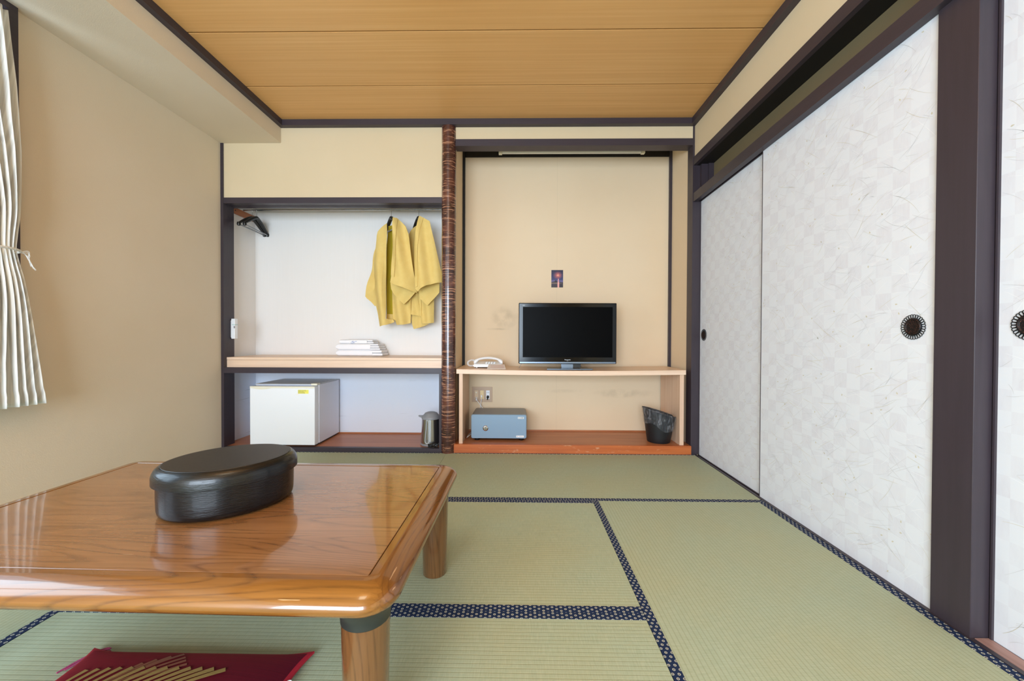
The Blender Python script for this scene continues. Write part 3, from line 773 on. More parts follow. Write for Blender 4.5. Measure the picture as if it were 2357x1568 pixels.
# refrigerator
t = thing('mini_refrigerator', (-1.885, 3.185, .0305), 'small white refrigerator standing in the lower closet', 'refrigerator')
FW = .262
bm = bmesh.new(); box(bm, -FW+.014, FW+.004, .035, .395, .014, .492, 0, .003); finish('body', bm, M_whiteside, t, smooth=True)
bm = bmesh.new(); box(bm, -FW, FW, -.03, .030, .012, .482, 0, .004)
finish('door', bm, M_white, t, smooth=True)
bm = bmesh.new(); box(bm, -FW+.002, FW-.002, -.0315, -.029, .468, .4825)
pts = [(-FW+.002+i*.012, 0) for i in range(14)]
for i in range(14):
    x = -FW+.004+i*.012; dep = .010*math.sin(PI*i/14)
    box(bm, x, x+.0121, -.0313, -.0295, .468-dep, .4685)
finish('door_grip', bm, M_cream, t)
bm = bmesh.new(); box(bm, -FW+.02, FW, .006, .4, .4925, .4985, 0, .002); finish('top_board', bm, plain('grey_white_top', '#C9CCD0', .35), t, smooth=True)
bm = bmesh.new(); box(bm, FW-.045, FW+.004, .0, .055, .4865, .503, 0, .003); finish('hinge_cover', bm, M_cream, t, smooth=True)
for sx, sy in ((-1, .05), (1, .05), (-1, .36), (1, .36)):
    bm = bmesh.new(); lathe(bm, [(.012, 0), (.014, .004), (.010, .014)], sx*(FW-.03), sy, 14); finish('foot', bm, M_blackpl, t, smooth=True)
bm = bmesh.new(); box(bm, -FW+.02, FW-.005, .0, .38, .002, .0135); finish('dark_base', bm, M_blackpl, t)
st = finish('yellow_sticker', (lambda b: (box(b, .128, .213, -.0312, -.0298, .425, .456), b)[1])(bmesh.new()), M_yellow, t)
bm = bmesh.new()
rnd = random.Random(2)
for k, (L) in enumerate((.062, .066, .040, .050, .052)):
    x = .130
    while x < .130+L:
        w_ = rnd.uniform(.004, .009); box(bm, x, x+w_, -.0316, -.0311, .4505-k*.0055, .4525-k*.0055); x += w_+.002
finish('printed_lines', bm, M_ink, st)
bm = bmesh.new(); box(bm, .112, .134, -.0311, -.0299, .412, .427); finish('white_tape', bm, M_whitepl, t)

# kettle
t = thing('electric_kettle', (-.713, 3.262, .0305), 'stainless steel electric kettle with grey lid beside the bark post', 'kettle')
bm = bmesh.new(); lathe(bm, [(.083, 0), (.086, .004), (.085, .016), (.083, .018)], 0, 0, 40); finish('base', bm, M_greypl, t, smooth=True)
bm = bmesh.new(); lathe(bm, [(.083, .0185), (.081, .06), (.077, .12), (.0745, .19), (.074, .212)], 0, 0, 48); finish('body', bm, M_steel, t, smooth=True)
bm = bmesh.new(); lathe(bm, [(.076, .2125), (.077, .222), (.073, .232), (.055, .250), (.050, .258), (.03, .266), (.001, .268)], 0, 0, 40, cap1=False); finish('lid', bm, M_greypl, t, smooth=True)
bm = bmesh.new(); ring_loft(bm, [[(-.060, -.016, .215), (-.060, .016, .215), (-.060, .016, .236), (-.060, -.016, .236)], [(-.085, -.012, .222), (-.085, .012, .222), (-.085, .012, .236), (-.085, -.012, .236)], [(-.102, -.008, .229), (-.102, .008, .229), (-.102, .008, .237), (-.102, -.008, .237)]], True, True, True); finish('spout', bm, M_greypl, t, smooth=True)
bm = bmesh.new(); tube(bm, smooth_pts([(.070, 0, .225), (.092, 0, .235), (.102, 0, .20), (.094, 0, .12), (.088, 0, .08)], 2), .008, 10); finish('handle', bm, M_greypl, t, smooth=True)
# water gauge panel on the front
bm = bmesh.new()
def onbody(a, z): 
    r = .0835 - .009*min(1, max(0, (z-.0185)/.19)) + .0008
    return (r*math.sin(a), -r*math.cos(a), z)
loop = [onbody(-.30, .21), onbody(-.06, .21), onbody(-.02, .12), onbody(.02, .05), onbody(-.02, .03), onbody(-.18, .024), onbody(-.36, .03), onbody(-.40, .05), onbody(-.33, .12), onbody(-.30, .21)]
tube(bm, smooth_pts(loop, 1), .0022, 6)
finish('gauge_rim', bm, plain('pale_blue_gauge', '#CBD8E4', .3), t, smooth=True)
bm = bmesh.new(); c = onbody(-.2, .044)
tube(bm, [(c[0]+.009*math.cos(a), c[1]-.002, c[2]+.009*math.sin(a)) for a in [2*PI*k/16 for k in range(17)]], .0011, 5)
tube(bm, smooth_pts([(c[0]-.004, c[1]-.003, c[2]-.003), (c[0], c[1]-.003, c[2]+.004), (c[0]+.004, c[1]-.003, c[2]-.002)], 1), .0009, 5)
finish('round_emblem', bm, M_greypl, t)
bm = bmesh.new(); pts = []
rnd = random.Random(4)
for i in range(70):
    a = i*.42; r = .020 + .010*math.sin(i*1.7)
    pts.append((.0 + 1.5*r*math.cos(a), r*.55*math.sin(a), .0065 + .013*(1+math.sin(a*1.31+1)) ))
tube(bm, smooth_pts(pts, 1), .0028, 6)
finish('power_cord', bm, M_blackpl, smooth=True, loc=(-.672, 3.150, .030), label='bundled black power cord lying in front of the kettle', cat='cord')

def bars(bm, x0, x1, zc, h, n, seed, y=-.0016):
    rnd = random.Random(seed); w = (x1-x0)/n
    for k in range(n):
        a = x0+k*w; box(bm, a, a+w*.25, y, y+.0003, zc-h/2, zc+h/2); box(bm, a+w*.25, a+w*.75, y, y+.0003, zc+(h/2-h*.25 if rnd.random() < .5 else -h*.1), zc+(h/2 if rnd.random() < .5 else h*.15)); 
        if rnd.random() < .6: box(bm, a+w*.55, a+w*.75, y, y+.0003, zc-h/2, zc+h/2)
# ------------------------------------------------------------ alcove furniture
t = thing('television_stand', (.42, 3.145, .068), 'low pale beech bench-like stand under the television', 'stand')
bm = bmesh.new(); rings = []
x0, x1 = -.905, .895
for i in range(25):
    u = i/24; x = x0+(x1-x0)*u; sag = -.010*math.sin(PI*u)
    ya, yb_ = -.012, .425; za, zb = .556+sag, .592+sag
    rings.append([(x, ya, za), (x, ya, zb-.002), (x, ya+.002, zb), (x, yb_, zb), (x, yb_, za)])
ring_loft(bm, rings, True, True, True); finish('top', bm, M_beech, t)
bm = bmesh.new(); box(bm, -.885, -.857, 0, .42, .0, .5555); finish('side_panel', bm, M_beech_z, t)
bm = bmesh.new(); box(bm, .853, .885, 0, .42, .0, .5555); finish('side_panel', bm, M_beech_z, t)

# television
t = thing('television', (.404, 3.25, .652), 'black flat-screen television on the pale stand', 'television', rz=math.radians(.6))
bm = bmesh.new(); box(bm, -.3985, .3985, 0, .05, .045, .541, 0, .006); finish('bezel', bm, M_tvbezel, t, smooth=True)
bm = bmesh.new(); box(bm, -.365, .365, -.0012, .004, .098, .508); finish('screen', bm, M_screen, t)
bm = bmesh.new(); box(bm, -.30, .30, .0505, .085, .10, .48, 0, .012); finish('rear_housing', bm, M_blackpl, t, smooth=True)
bm = bmesh.new(); box(bm, -.392, .392, -.003, .006, .048, .062, 0, .002); finish('silver_trim', bm, M_tvsilver, t, smooth=True)
bm = bmesh.new(); box(bm, -.050, .048, .005, .03, .008, .0445, 0, .003); finish('neck', bm, M_tvsilver, t, smooth=True)
bm = bmesh.new(); box(bm, .0485, .11, .015, .05, .012, .0445); finish('rear_neck', bm, M_blackpl, t)
bm = bmesh.new()
ring_loft(bm, [[(-.172, -.055, z), (.195, -.055, z), (.175, .13, z), (-.155, .13, z)] for z in (.0005, .009)], True, True, True)
finish('stand_base', bm, [M_tvbezel], t)
bm = bmesh.new(); box(bm, -.171, .194, -.0565, -.0548, .002, .0085); finish('base_edge', bm, M_tvsilver, t)
bm = bmesh.new(); text_mesh(bm, 'Panasonic', .0125, (0, -.0008, .0785), (1, 0, 0), (0, 0, 1)); finish('maker_lettering', bm, M_logo, t)
bm = bmesh.new(); text_mesh(bm, 'VIErA', .0055, (0, -.0008, .0690), (1, 0, 0), (0, 0, 1)); finish('small_lettering', bm, M_greypl, t)
bm = bmesh.new(); bars(bm, -.367, -.347, .5215, .006, 4, 3, -.0008); finish('corner_lettering', bm, M_logo, t)
bm = bmesh.new(); tube(bm, smooth_pts([(-.372, .045, .05), (-.380, .05, .03), (-.392, .06, .008), (-.394, .12, .0045)], 2), .0018, 6)
finish('cable', bm, M_greypl, t, smooth=True)

# postcard (fireworks over a lake at dusk)
bm = bmesh.new(); cl = bm.loops.layers.float_color.new('Col')
NX, NZ = 34, 50; W_, H_ = .105, .156
def pcol(u, v):
    sky = Vector((.24, .28, .56)).lerp(Vector((.10, .11, .24)), v)
    if v < .45: sky = sky.lerp(Vector((.55, .45, .62)), .6*(1-abs(v-.36)/.12) if abs(v-.36) < .12 else 0)
    c = sky
    d = math.hypot((u-.56)/.44, (v-.70)/.26)
    a = math.atan2(v-.68, u-.56); s = .5+.5*noise.noise(Vector((math.cos(a)*7, math.sin(a)*7, d*3)))
    if d < 1: c = c.lerp(Vector((.86, .42, .40)), min(1, (1-d)*1.3*s+.45*(1-d)))
    if d < .35: c = c.lerp(Vector((1, .86, .62)), (.35-d)*1.8)
    mt = .30 + max(0, .115 - abs(u-.36)*.42) + .02*math.sin(u*19)
    if .29 < v < mt: c = Vector((.10, .10, .16))
    if v <= .30:
        c = Vector((.12, .10, .16)).lerp(Vector((.30, .22, .30)), v/.3*.6)
        if .20 < v < .29 and (int(u*22) % 2 == 0) and u < .9: c = c.lerp(Vector((1, .85, .55)), .35)
    if v < .5:
        k_ = max(0, 1-abs(u-.60)/(.06+.06*(v < .3)+.01*math.sin(v*90))); c = c.lerp(Vector((1, .70, .66)), min(1, k_*1.3))
    return c
g = [[bm.verts.new((-W_/2+W_*i/NX, -.0006, -H_/2+H_*j/NZ)) for i in range(NX+1)] for j in range(NZ+1)]
for j in range(NZ):
    for i in range(NX):
        fa = bm.faces.new((g[j][i], g[j][i+1], g[j+1][i+1], g[j+1][i]))
        c = pcol((i+.5)/NX, (j+.5)/NZ)
        cc = lin(tuple(c))
        for lp in fa.loops: lp[cl] = cc
box(bm, -W_/2, W_/2, -.0004, .0004, -H_/2, H_/2, 1)
m = Mat('night_photo_print', .25, .5); vc = m.n('ShaderNodeVertexColor', layer_name='Col'); m.color(vc.outputs[0])
finish('postcard', bm, [m.m, M_whitepl], loc=(.350, YA-.0012, 1.4385), label='small postcard of fireworks over a lake pinned above the television', cat='postcard')

# outlet plate
t = thing('wall_outlet', (-.3215, YA-.0005, .3945), 'beige outlet plate with three inserts above the safe', 'wall outlet')
bm = bmesh.new(); box(bm, -.092, .092, -.006, 0, -.068, .068, 0, .002); finish('plate', bm, M_plate, t, smooth=True)
bm = bmesh.new(); box(bm, -.0875, .0875, -.0068, -.0058, -.0635, .0635, 0); finish('inner_plate', bm, plain('tan_inner_plate', '#BFA389', .5), t)
for nm, x, col in (('antenna_insert', -.052, '#D8BE9C'), ('telephone_insert', -.001, '#E8CC98'), ('power_insert', .052, '#EDF0F6')):
    z0, z1 = (-.041, .037)
    bm = bmesh.new(); box(bm, x-.016, x+.016, -.0095, -.0069, z0, z1, 0, .001); i_ = finish(nm, bm, plain(nm+'_plastic', col, .45), t, smooth=True)
    if nm == 'power_insert':
        bm = bmesh.new(); box(bm, x-.008, x-.0055, -.0100, -.0094, .012, .024); box(bm, x+.0055, x+.008, -.0100, -.0094, .012, .024); finish('slot', bm, M_blackink, i_)
        bm = bmesh.new(); tube(bm, [(x, -.0095, -.018), (x, -.030, -.024)], [.012, .010], 12); tube(bm, [(x, -.028, -.022), (x-.003, -.032, -.045)], .005, 8); finish('black_plug', bm, M_blackpl, t, smooth=True)
    if nm == 'antenna_insert':
        bm = bmesh.new(); tube(bm, [(x, -.0095, .018), (x, -.013, .018)], .007, 12); finish('socket', bm, M_cream, i_, smooth=True)
bm = bmesh.new(); tube(bm, [(-.372, YA-.011, .366), (-.368, YA-.045, .352)], [.011, .008], 10)
tube(bm, smooth_pts([(-.368, YA-.045, .352), (-.34, YA-.05, .318), (-.29, YA-.03, .24), (-.27, YA-.02, .12), (-.27, YA-.03, .074)], 2), .0028, 6)
finish('antenna_cable', bm, M_whitepl, smooth=True, label='white cable slanting from the left outlet insert behind the safe', cat='cable')
bm = bmesh.new(); box(bm, -.330, -.319, YA-.03, YA-.0098, .372, .392)
tube(bm, smooth_pts([(-.324, YA-.026, .378), (-.325, YA-.03, .35), (-.335, YA-.035, .29), (-.35, YA-.03, .15), (-.40, YA-.06, .074), (-.425, YA-.2, .073), (-.425, YA-.30, .074), (-.41, YA-.33, .095), (-.385, YA-.25, .10)], 2), .0028, 6)
finish('telephone_cable', bm, M_whitepl, smooth=True, label='white cable dropping straight from the middle outlet insert and looping left of the safe', cat='cable')

# safe
t = thing('safe_box', (-.1535, 3.232, .068), 'blue-grey steel safe under the left end of the stand', 'safe')
bm = bmesh.new(); hw, zt, zb = .2265, .214, .020
def rr(hw, z0, z1, r, y):
    pts = []
    for cx, cz, a0 in ((hw-r, z1-r, 0), (-hw+r, z1-r, 90), (-hw+r, z0+r, 180), (hw-r, z0+r, 270)):
        for k in range(7):
            a = math.radians(a0+15*k); pts.append((cx+r*math.cos(a), y, cz+r*math.sin(a)))
    return pts
ring_loft(bm, [rr(hw, zb, zt, .022, y) for y in (.022, .03, .29, .30)], True, True, True); finish('shell', bm, M_safetop, t, smooth=True)
bm = bmesh.new(); ring_loft(bm, [rr(hw-.004, zb+.002, zt-.003, .012, .0), rr(hw-.001, zb, zt, .014, .004), rr(hw-.001, zb, zt, .014, .0215)], True, True, True); finish('door', bm, M_safe, t, smooth=True)
bm = bmesh.new()
for (r, y) in ((.022, -.003),):
    ring_loft(bm, [[(-.108+rr_*math.cos(2*PI*k/30), yy, .103+rr_*math.sin(2*PI*k/30)) for k in range(30)] for rr_, yy in ((.0225, 0), (.0225, -.003), (.018, -.008), (.013, -.009))], cap1=True)
box(bm, -.112, -.104, -.020, -.008, .112, .124, 0, .002)
finish('lock', bm, M_chrome, t, smooth=True)
bm = bmesh.new(); box(bm, -.1095, -.1065, -.0095, -.0088, .094, .103); finish('keyhole', bm, M_blackink, t)
bm = bmesh.new(); box(bm, .154, .204, -.0012, .0005, .181, .197); lb = finish('name_plate', bm, plain('silver_label', '#D5DADD', .35), t)
bm = bmesh.new(); bars(bm, .161, .168, .189, .0055, 1, 5); bars(bm, .174, .198, .189, .0055, 6, 6); finish('name_lettering', bm, M_blackink, lb)
bm = bmesh.new(); box(bm, .142, .204, -.0012, .0005, .030, .045); lb = finish('white_label', bm, M_whitepl, t)
bm = bmesh.new(); bars(bm, .147, .156, .0375, .004, 2, 8); bars(bm, .166, .198, .0375, .003, 8, 9); finish('number_lettering', bm, M_greypl, lb)
for sx, yy in ((-.18, .04), (.185, .04), (-.18, .26), (.185, .26)):
    bm = bmesh.new(); lathe(bm, [(.019, 0), (.022, .006), (.022, .0205)], sx, yy, 18); finish('foot', bm, M_blackpl, t, smooth=True)

# telephone
t = thing('telephone', (-.25, 3.345, .660), 'white desk telephone with coiled cord at the left end of the stand', 'telephone')
bm = bmesh.new()
ring_loft(bm, [[(-.118, -.075, z0), (.118, -.075, z0), (.112, .085, z1), (-.112, .085, z1)] for z0, z1 in ((.006, .006), (.028, .046))], True, True, True)
bmesh.ops.bevel(bm, geom=bm.edges[:], offset=.006, segments=3, affect='EDGES')
finish('base', bm, M_whitepl, t, smooth=True)
bm = bmesh.new()
for i in range(4):
    for j in range(3): box(bm, -.02+i*.022, -.004+i*.022, -.045+j*.02, -.031+j*.02, .032+j*.003, .038+j*.003, 0, .001)
finish('keypad', bm, plain('pale_grey_keys', '#DADCDD', .4), t, smooth=True)
bm = bmesh.new(); rings = []
for i in range(25):
    s = -1+2*i/24; x = .002+s*.120; z = .078-.026*s*s; 
    th = .010+.014*max(0, abs(s)-.62)/.38; lo = z - .009 - (.024*max(0, (abs(s)-.66)/.34)**.6 if abs(s) > .66 else 0)
    wv = .021+.006*abs(s)**3
    hi = z+.012
    k = 1 if abs(s) < 1 else .75
    rings.append([(x, -.012+wv*math.cos(a)*k, (hi+lo)/2+(hi-lo)/2*math.sin(a)*k) for a in [2*PI*q/14 for q in range(14)]])
ring_loft(bm, rings, True, True, True); finish('handset', bm, M_whitepl, t, smooth=True)
bm = bmesh.new()
ctrl = smooth_pts([(-.115, -.01, .055), (-.135, -.02, .062), (-.165, -.03, .050), (-.168, -.04, .030), (-.155, -.05, .016), (-.125, -.05, .014), (-.105, -.03, .020)], 3)
hel = []; acc = 0
for i in range(len(ctrl)-1):
    a, b = ctrl[i], ctrl[i+1]
    for k in range(8):
        p = a.lerp(b, k/8); acc += (b-a).length/8
        ang = acc/.0058*2*PI; tt = (b-a).normalized(); n1_ = tt.cross(Vector((0, 1, .2))).normalized(); n2_ = tt.cross(n1_)
        hel.append(p + (n1_*math.cos(ang)+n2_*math.sin(ang))*.0062)
tube(bm, hel, .0019, 5); finish('coiled_cord', bm, M_whitepl, t, smooth=True)
for sx, yy in ((-.09, -.06), (.09, -.06), (-.09, .07), (.09, .07)):
    bm = bmesh.new(); lathe(bm, [(.006, 0), (.007, .006)], sx, yy, 10); finish('foot', bm, M_whitepl, t, smooth=True)
bm = bmesh.new()
ring_loft(bm, [[(-.075, -.001, z), (.075, .004, z), (.062, .088, z+.030), (-.068, .084, z+.030)] for z in (.0, .0022)], True, True, True)
cd = finish('notice_card', bm, M_clearcover, loc=(-.172, 3.184, .6565), label='pale printed notice card propped against the telephone', cat='card')
bm = bmesh.new()
for k in range(5):
    y_ = .018+.012*k; z_ = .0092+.00414*k
    w1_ = .058-.012*((k*3) % 3)
    vs = [bm.verts.new(p) for p in ((-.05, y_, z_), (w1_, y_+.002, z_+.0007), (w1_, y_+.0045, z_+.0016), (-.05, y_+.0025, z_+.0009))]; bm.faces.new(vs)
finish('printed_lines', bm, plain('faded_red_print', '#C79A94', .6), cd)

# waste bin with plastic bag
t = thing('waste_bin', (1.150, 3.262, .0685), 'black waste bin with slanted rim lined with a clear bag', 'waste bin')
def binring(r, z, slant, n=48, sc=1):
    return [(r*math.cos(2*PI*k/n), r*math.sin(2*PI*k/n)*sc, z - slant*math.cos(2*PI*k/n)) for k in range(n)]
bm = bmesh.new()
R0, R1 = .088, .126
prof = [(R0, .0, 0), (R0+.002, .004, 0)] + [(R0+.002+(R1-R0-.002)*u, .004+.232*u, .036*u) for u in (.15, .3, .45, .6, .75, .9, 1)]
prof += [(R1+.004, .240, .037), (R1+.003, .243, .037), (R1-.002, .238, .036)] + [(R0-.002+(R1-R0)*u, .006+.225*u, .036*u) for u in (.8, .5, .2, 0)]
ring_loft(bm, [binring(r, z, s) for r, z, s in prof], True, True, True); finish('bin_body', bm, M_blackmat, t, smooth=True)
bm = bmesh.new(); rings = []
for (r, z, s, wv) in ((R1-.020, .17, .03, .002), (R1-.008, .215, .034, .002), (R1-.003, .2415, .037, .001), (R1+.006, .246, .037, .001), (R1+.0085, .235, .036, .0015), (R1+.004, .20, .034, .002), (R1-.002, .165, .030, .003), (R1-.008, .128, .026, .003)):
    rg = []
    for k in range(72):
        a = 2*PI*k/72; q = r + wv*noise.noise(Vector((math.cos(a)*5, math.sin(a)*5, z*20)))*2 + wv*.6*math.sin(a*17+z*60)
        zz = z - s*math.cos(a) + (.018*math.sin(a*2+.6)+.010*math.sin(a*5) - .006 if z < .13 else 0)
        rg.append((q*math.cos(a), q*math.sin(a), zz))
    rings.append(rg)
ring_loft(bm, rings); finish('clear_bag', bm, M_bag, t, smooth=True)

# fluorescent fitting above alcove lintel
t = thing('strip_light', (.44, 3.42, 2.485), 'slim white fluorescent strip light tucked behind the alcove lintel', 'strip light')
bm = bmesh.new(); box(bm, -.62, .62, -.02, .03, .03, .08, 0, .004); finish('fitting', bm, M_whitepl, t, smooth=True)
bm = bmesh.new(); tube(bm, [(-.58, 0, .008), (.60, 0, .008)], .015, 14); finish('tube', bm, plain('unlit_tube', '#E8E6DC', .3), t, smooth=True)
for xx in (-.61, .602):
    bm = bmesh.new(); box(bm, xx, xx+.028, -.018, .018, -.008, .03); finish('end_cap', bm, M_cream, t)
B('strip_light_bracket', -.2, 1.1, 3.40, 3.46, 2.566, 2.599, M_whitepl, label='white mounting bar above the alcove strip light', cat='bracket')

# ------------------------------------------------------------ low table
TX0, TX1, TY0, TY1, TZ = -1.608, -.243, .785, 1.636, .405
t = thing('low_table', (TX0/2+TX1/2, TY0/2+TY1/2, .0003), 'low varnished oak table with rounded frame in the foreground', 'table', rz=math.radians(-.9))
cx, cy = t.location.x, t.location.y; hx, hy = (TX1-TX0)/2, (TY1-TY0)/2
def rrect(d, z, R=.085, n=9):
    r = max(R-d, .0); pts = []
    for sx, sy, a0 in ((1, 1, 0), (-1, 1, 90), (-1, -1, 180), (1, -1, 270)):
        ox, oy = sx*(hx-max(R, d)), sy*(hy-max(R, d))
        if d >= R: pts += [(ox, oy, z)]*0 + [(sx*(hx-d), sy*(hy-d), z)]*n
        else:
            for k in range(n):
                a = math.radians(a0+90*k/(n-1)); pts.append((sx*(hx-R)+r*math.cos(a), sy*(hy-R)+r*math.sin(a), z))
    return pts
G = .0695
prof = [(G, TZ-.006), (G, TZ-.0015), (G-.0015, TZ), (.052, TZ), (.044, TZ-.0012), (.034, TZ-.0035), (.024, TZ-.007), (.014, TZ-.0125), (.006, TZ-.0195), (.0015, TZ-.027), (0, TZ-.034), (.002, TZ-.042), (.008, TZ-.049), (.018, TZ-.054), (.032, TZ-.056), (.08, TZ-.056)]
bm = bmesh.new()
def rrp(d, z): # rounded outside, small radius near the groove
    R = .075; r = max(R-d, .004); pts = []
    for sx, sy, a0 in ((1, 1, 0), (-1, 1, 90), (-1, -1, 180), (1, -1, 270)):
        for k in range(10):
            a = math.radians(a0+10*k); pts.append((sx*(hx-d-r)+r*math.cos(a), sy*(hy-d-r)+r*math.sin(a), z))
    return pts
vr = ring_loft(bm, [rrp(d, z) for d, z in prof])
for fa in bm.faces:
    c = fa.calc_center_median()
    fa.material_index = 0 if (hy-abs(c.y)) < (hx-abs(c.x)) else 1
finish('table_frame', bm, [M_oak_x, M_oak_y], t, smooth=True)
bm = bmesh.new(); box(bm, -hx+G+.0018, hx-G-.0018, -hy+G+.0018, hy-G-.0018, TZ-.02, TZ-.0008, 0, .0015); finish('tabletop_panel', bm, M_oak_top, t, smooth=True)
bm = bmesh.new(); box(bm, -hx+.07, hx-.07, -hy+.07, hy-.07, TZ-.056, TZ-.021); finish('underside_board', bm, M_oak_leg, t)
for sx in (-1, 1):
    for sy in (-1, 1):
        lx, ly = sx*(hx-.083), sy*(hy-.088)
        bm = bmesh.new(); lathe(bm, [(.0445, 0), (.046, .003), (.0475, .10), (.0505, .27), (.0515, TZ-.100)], lx, ly, 40)
        lg = finish('leg', bm, M_oak_leg, t, smooth=True)
        bm = bmesh.new(); rings = []
        for u in [i/8 for i in range(9)]:
            z = TZ-.099 + .0425*u; r = .0525 + .016*u**2.2
            rings.append([(lx+r*math.cos(2*PI*k/40), ly+r*math.sin(2*PI*k/40), z) for k in range(40)])
        ring_loft(bm, rings, True, True, True); finish('collar', bm, M_darkrubber, lg, smooth=True)

# lacquer box
t = thing('lacquer_box', (-.89, 1.215, TZ), 'black lacquered oval wooden box with lid on the low table', 'box', rz=math.radians(34))
A_, B_ = .1845, .1595
def oval(prof, mat, name, n=72):
    bm = bmesh.new(); rings = []
    for d, z in prof: rings.append([((A_-d)*math.cos(2*PI*k/n), (B_-d)*math.sin(2*PI*k/n), z) for k in range(n)])
    ring_loft(bm, rings, True, True, True); return finish(name, bm, mat, t, smooth=True)
oval([(.030, .0005), (.020, .003), (.0135, .010), (.0115, .02), (.0105, .05), (.010, .092)], M_lacquer, 'box_body')
oval([(.004, .0915), (.0, .0935), (.0, .112), (.002, .121), (.0065, .130), (.013, .1365), (.019, .1395), (.0205, .1385)], M_lacquer, 'lid')
oval([(.0212, .130), (.0212, .1395), (.0225, .1408), (.03, .1412), (.08, .1414)], M_lidtop, 'lid_panel')

# cushion
t = thing('floor_cushion', (-.90, .81, 0), 'crimson velvet floor cushion with gold pine brocade beside the low table', 'cushion')
hxc, hyc = .305, .300
def ctop(u, v):
    e = (1-min(1, abs(u))**2.6)*(1-min(1, abs(v))**2.6); return .016 + .048*max(0, e)**.55
bm = bmesh.new(); N = 80; top = []; bot = []
for j in range(N+1):
    rt_, rb_ = [], []
    for i in range(N+1):
        u, v = -1+2*i/N, -1+2*j/N
        k = 1 + .05*(abs(u)*abs(v))**3 - .03*(1-abs(u*v))*0
        sx = hxc*u*(1 - .022*(1-v*v)*abs(u)**4 + .05*(abs(u*v))**8); sy = hyc*v*(1 - .022*(1-u*u)*abs(v)**4 + .045*(abs(u*v))**8)
        z = ctop(u, v)
        rt_.append(bm.verts.new((sx, sy, z)))
        rb_.append(bm.verts.new((sx, sy, max(.0018, .010 - .009*min(1, 3*(1-max(abs(u), abs(v))))))))
    top.append(rt_); bot.append(rb_)
for j in range(N):
    for i in range(N):
        fa = bm.faces.new((top[j][i], top[j][i+1], top[j+1][i+1], top[j+1][i]))
        if i in (0, N-1) or j in (0, N-1): fa.material_index = 1
        fa = bm.faces.new((bot[j][i], bot[j+1][i], bot[j+1][i+1], bot[j][i+1])); fa.material_index = 1
edge_ = [(0, i) for i in range(N)] + [(j, N) for j in range(N)] + [(N, i) for i in range(N, 0, -1)] + [(j, 0) for j in range(N, 0, -1)]
for k in range(len(edge_)):
    a, b = edge_[k], edge_[(k+1) % len(edge_)]
    bm.faces.new((top[a[0]][a[1]], top[b[0]][b[1]], bot[b[0]][b[1]], bot[a[0]][a[1]])).material_index = 1
finish('cushion_cover', bm, [M_velvet, M_velvet_edge], t, smooth=True)
def stroke(bm, p0, p1, w0, w1, lift=.0012, n=7):
    p0, p1 = Vector(p0), Vector(p1); d = (p1-p0).normalized(); nn = Vector((-d.y, d.x)); prev = None
    for i in range(n+1):
        q = p0.lerp(p1, i/n); w_ = (w0+(w1-w0)*i/n)/2
        row = []
        for s in (-1, 0, 1):
            a = q+nn*w_*s; row.append(bm.verts.new((a.x, a.y, ctop(a.x/hxc, a.y/hyc)+lift)))
        if prev:
            for k in (0, 1): bm.faces.new((prev[k], prev[k+1], row[k+1], row[k]))
        prev = row
# local coordinates relative to (-.90, .81); a fan of copper needles above a row of gold needles
bm = bmesh.new()
for (ex, ey), (sx_, sy_) in zip(((-.016, .265), (.001, .249), (.014, .235), (.029, .220), (-.041, .252), (-.067, .237), (-.091, .222)), ((-.082, .190), (-.076, .182), (-.068, .174), (-.058, .168), (-.090, .186), (-.100, .184), (-.108, .182))):
    stroke(bm, (sx_-.02, sy_-.03), (ex, ey), .005, .0115)
finish('copper_brocade', bm, M_copper, t)
bm = bmesh.new()
for k in range(13):
    x_ = -.222+k*.0305; sl = .35+1.0*(k/12)**1.4; y1_ = .204
    stroke(bm, (x_-.07*sl, y1_-.07), (x_, y1_), .008, .0165, .0022)
finish('gold_brocade', bm, M_gold, t)
bm = bmesh.new()
tube(bm, smooth_pts([(-.292, .300, .016), (-.270, .318, .012), (-.30, .322, .008), (-.33, .285, .005), (-.345, .24, .004)], 2), .0022, 6)
tube(bm, smooth_pts([(-.285, .300, .014), (-.262, .312, .010), (-.31, .300, .006), (-.335, .25, .004)], 2), .0022, 6)
finish('pink_corner_tassel', bm, plain('pink_thread', '#A8406E', .7), t, smooth=True)
bm = bmesh.new(); tube(bm, smooth_pts([(.306, .10, .018), (.300, .17, .020), (.302, .205, .022), (.312, .215, .018), (.314, .195, .012)], 2), .002, 6)
finish('white_thread', bm, M_whitepl, t, smooth=True)

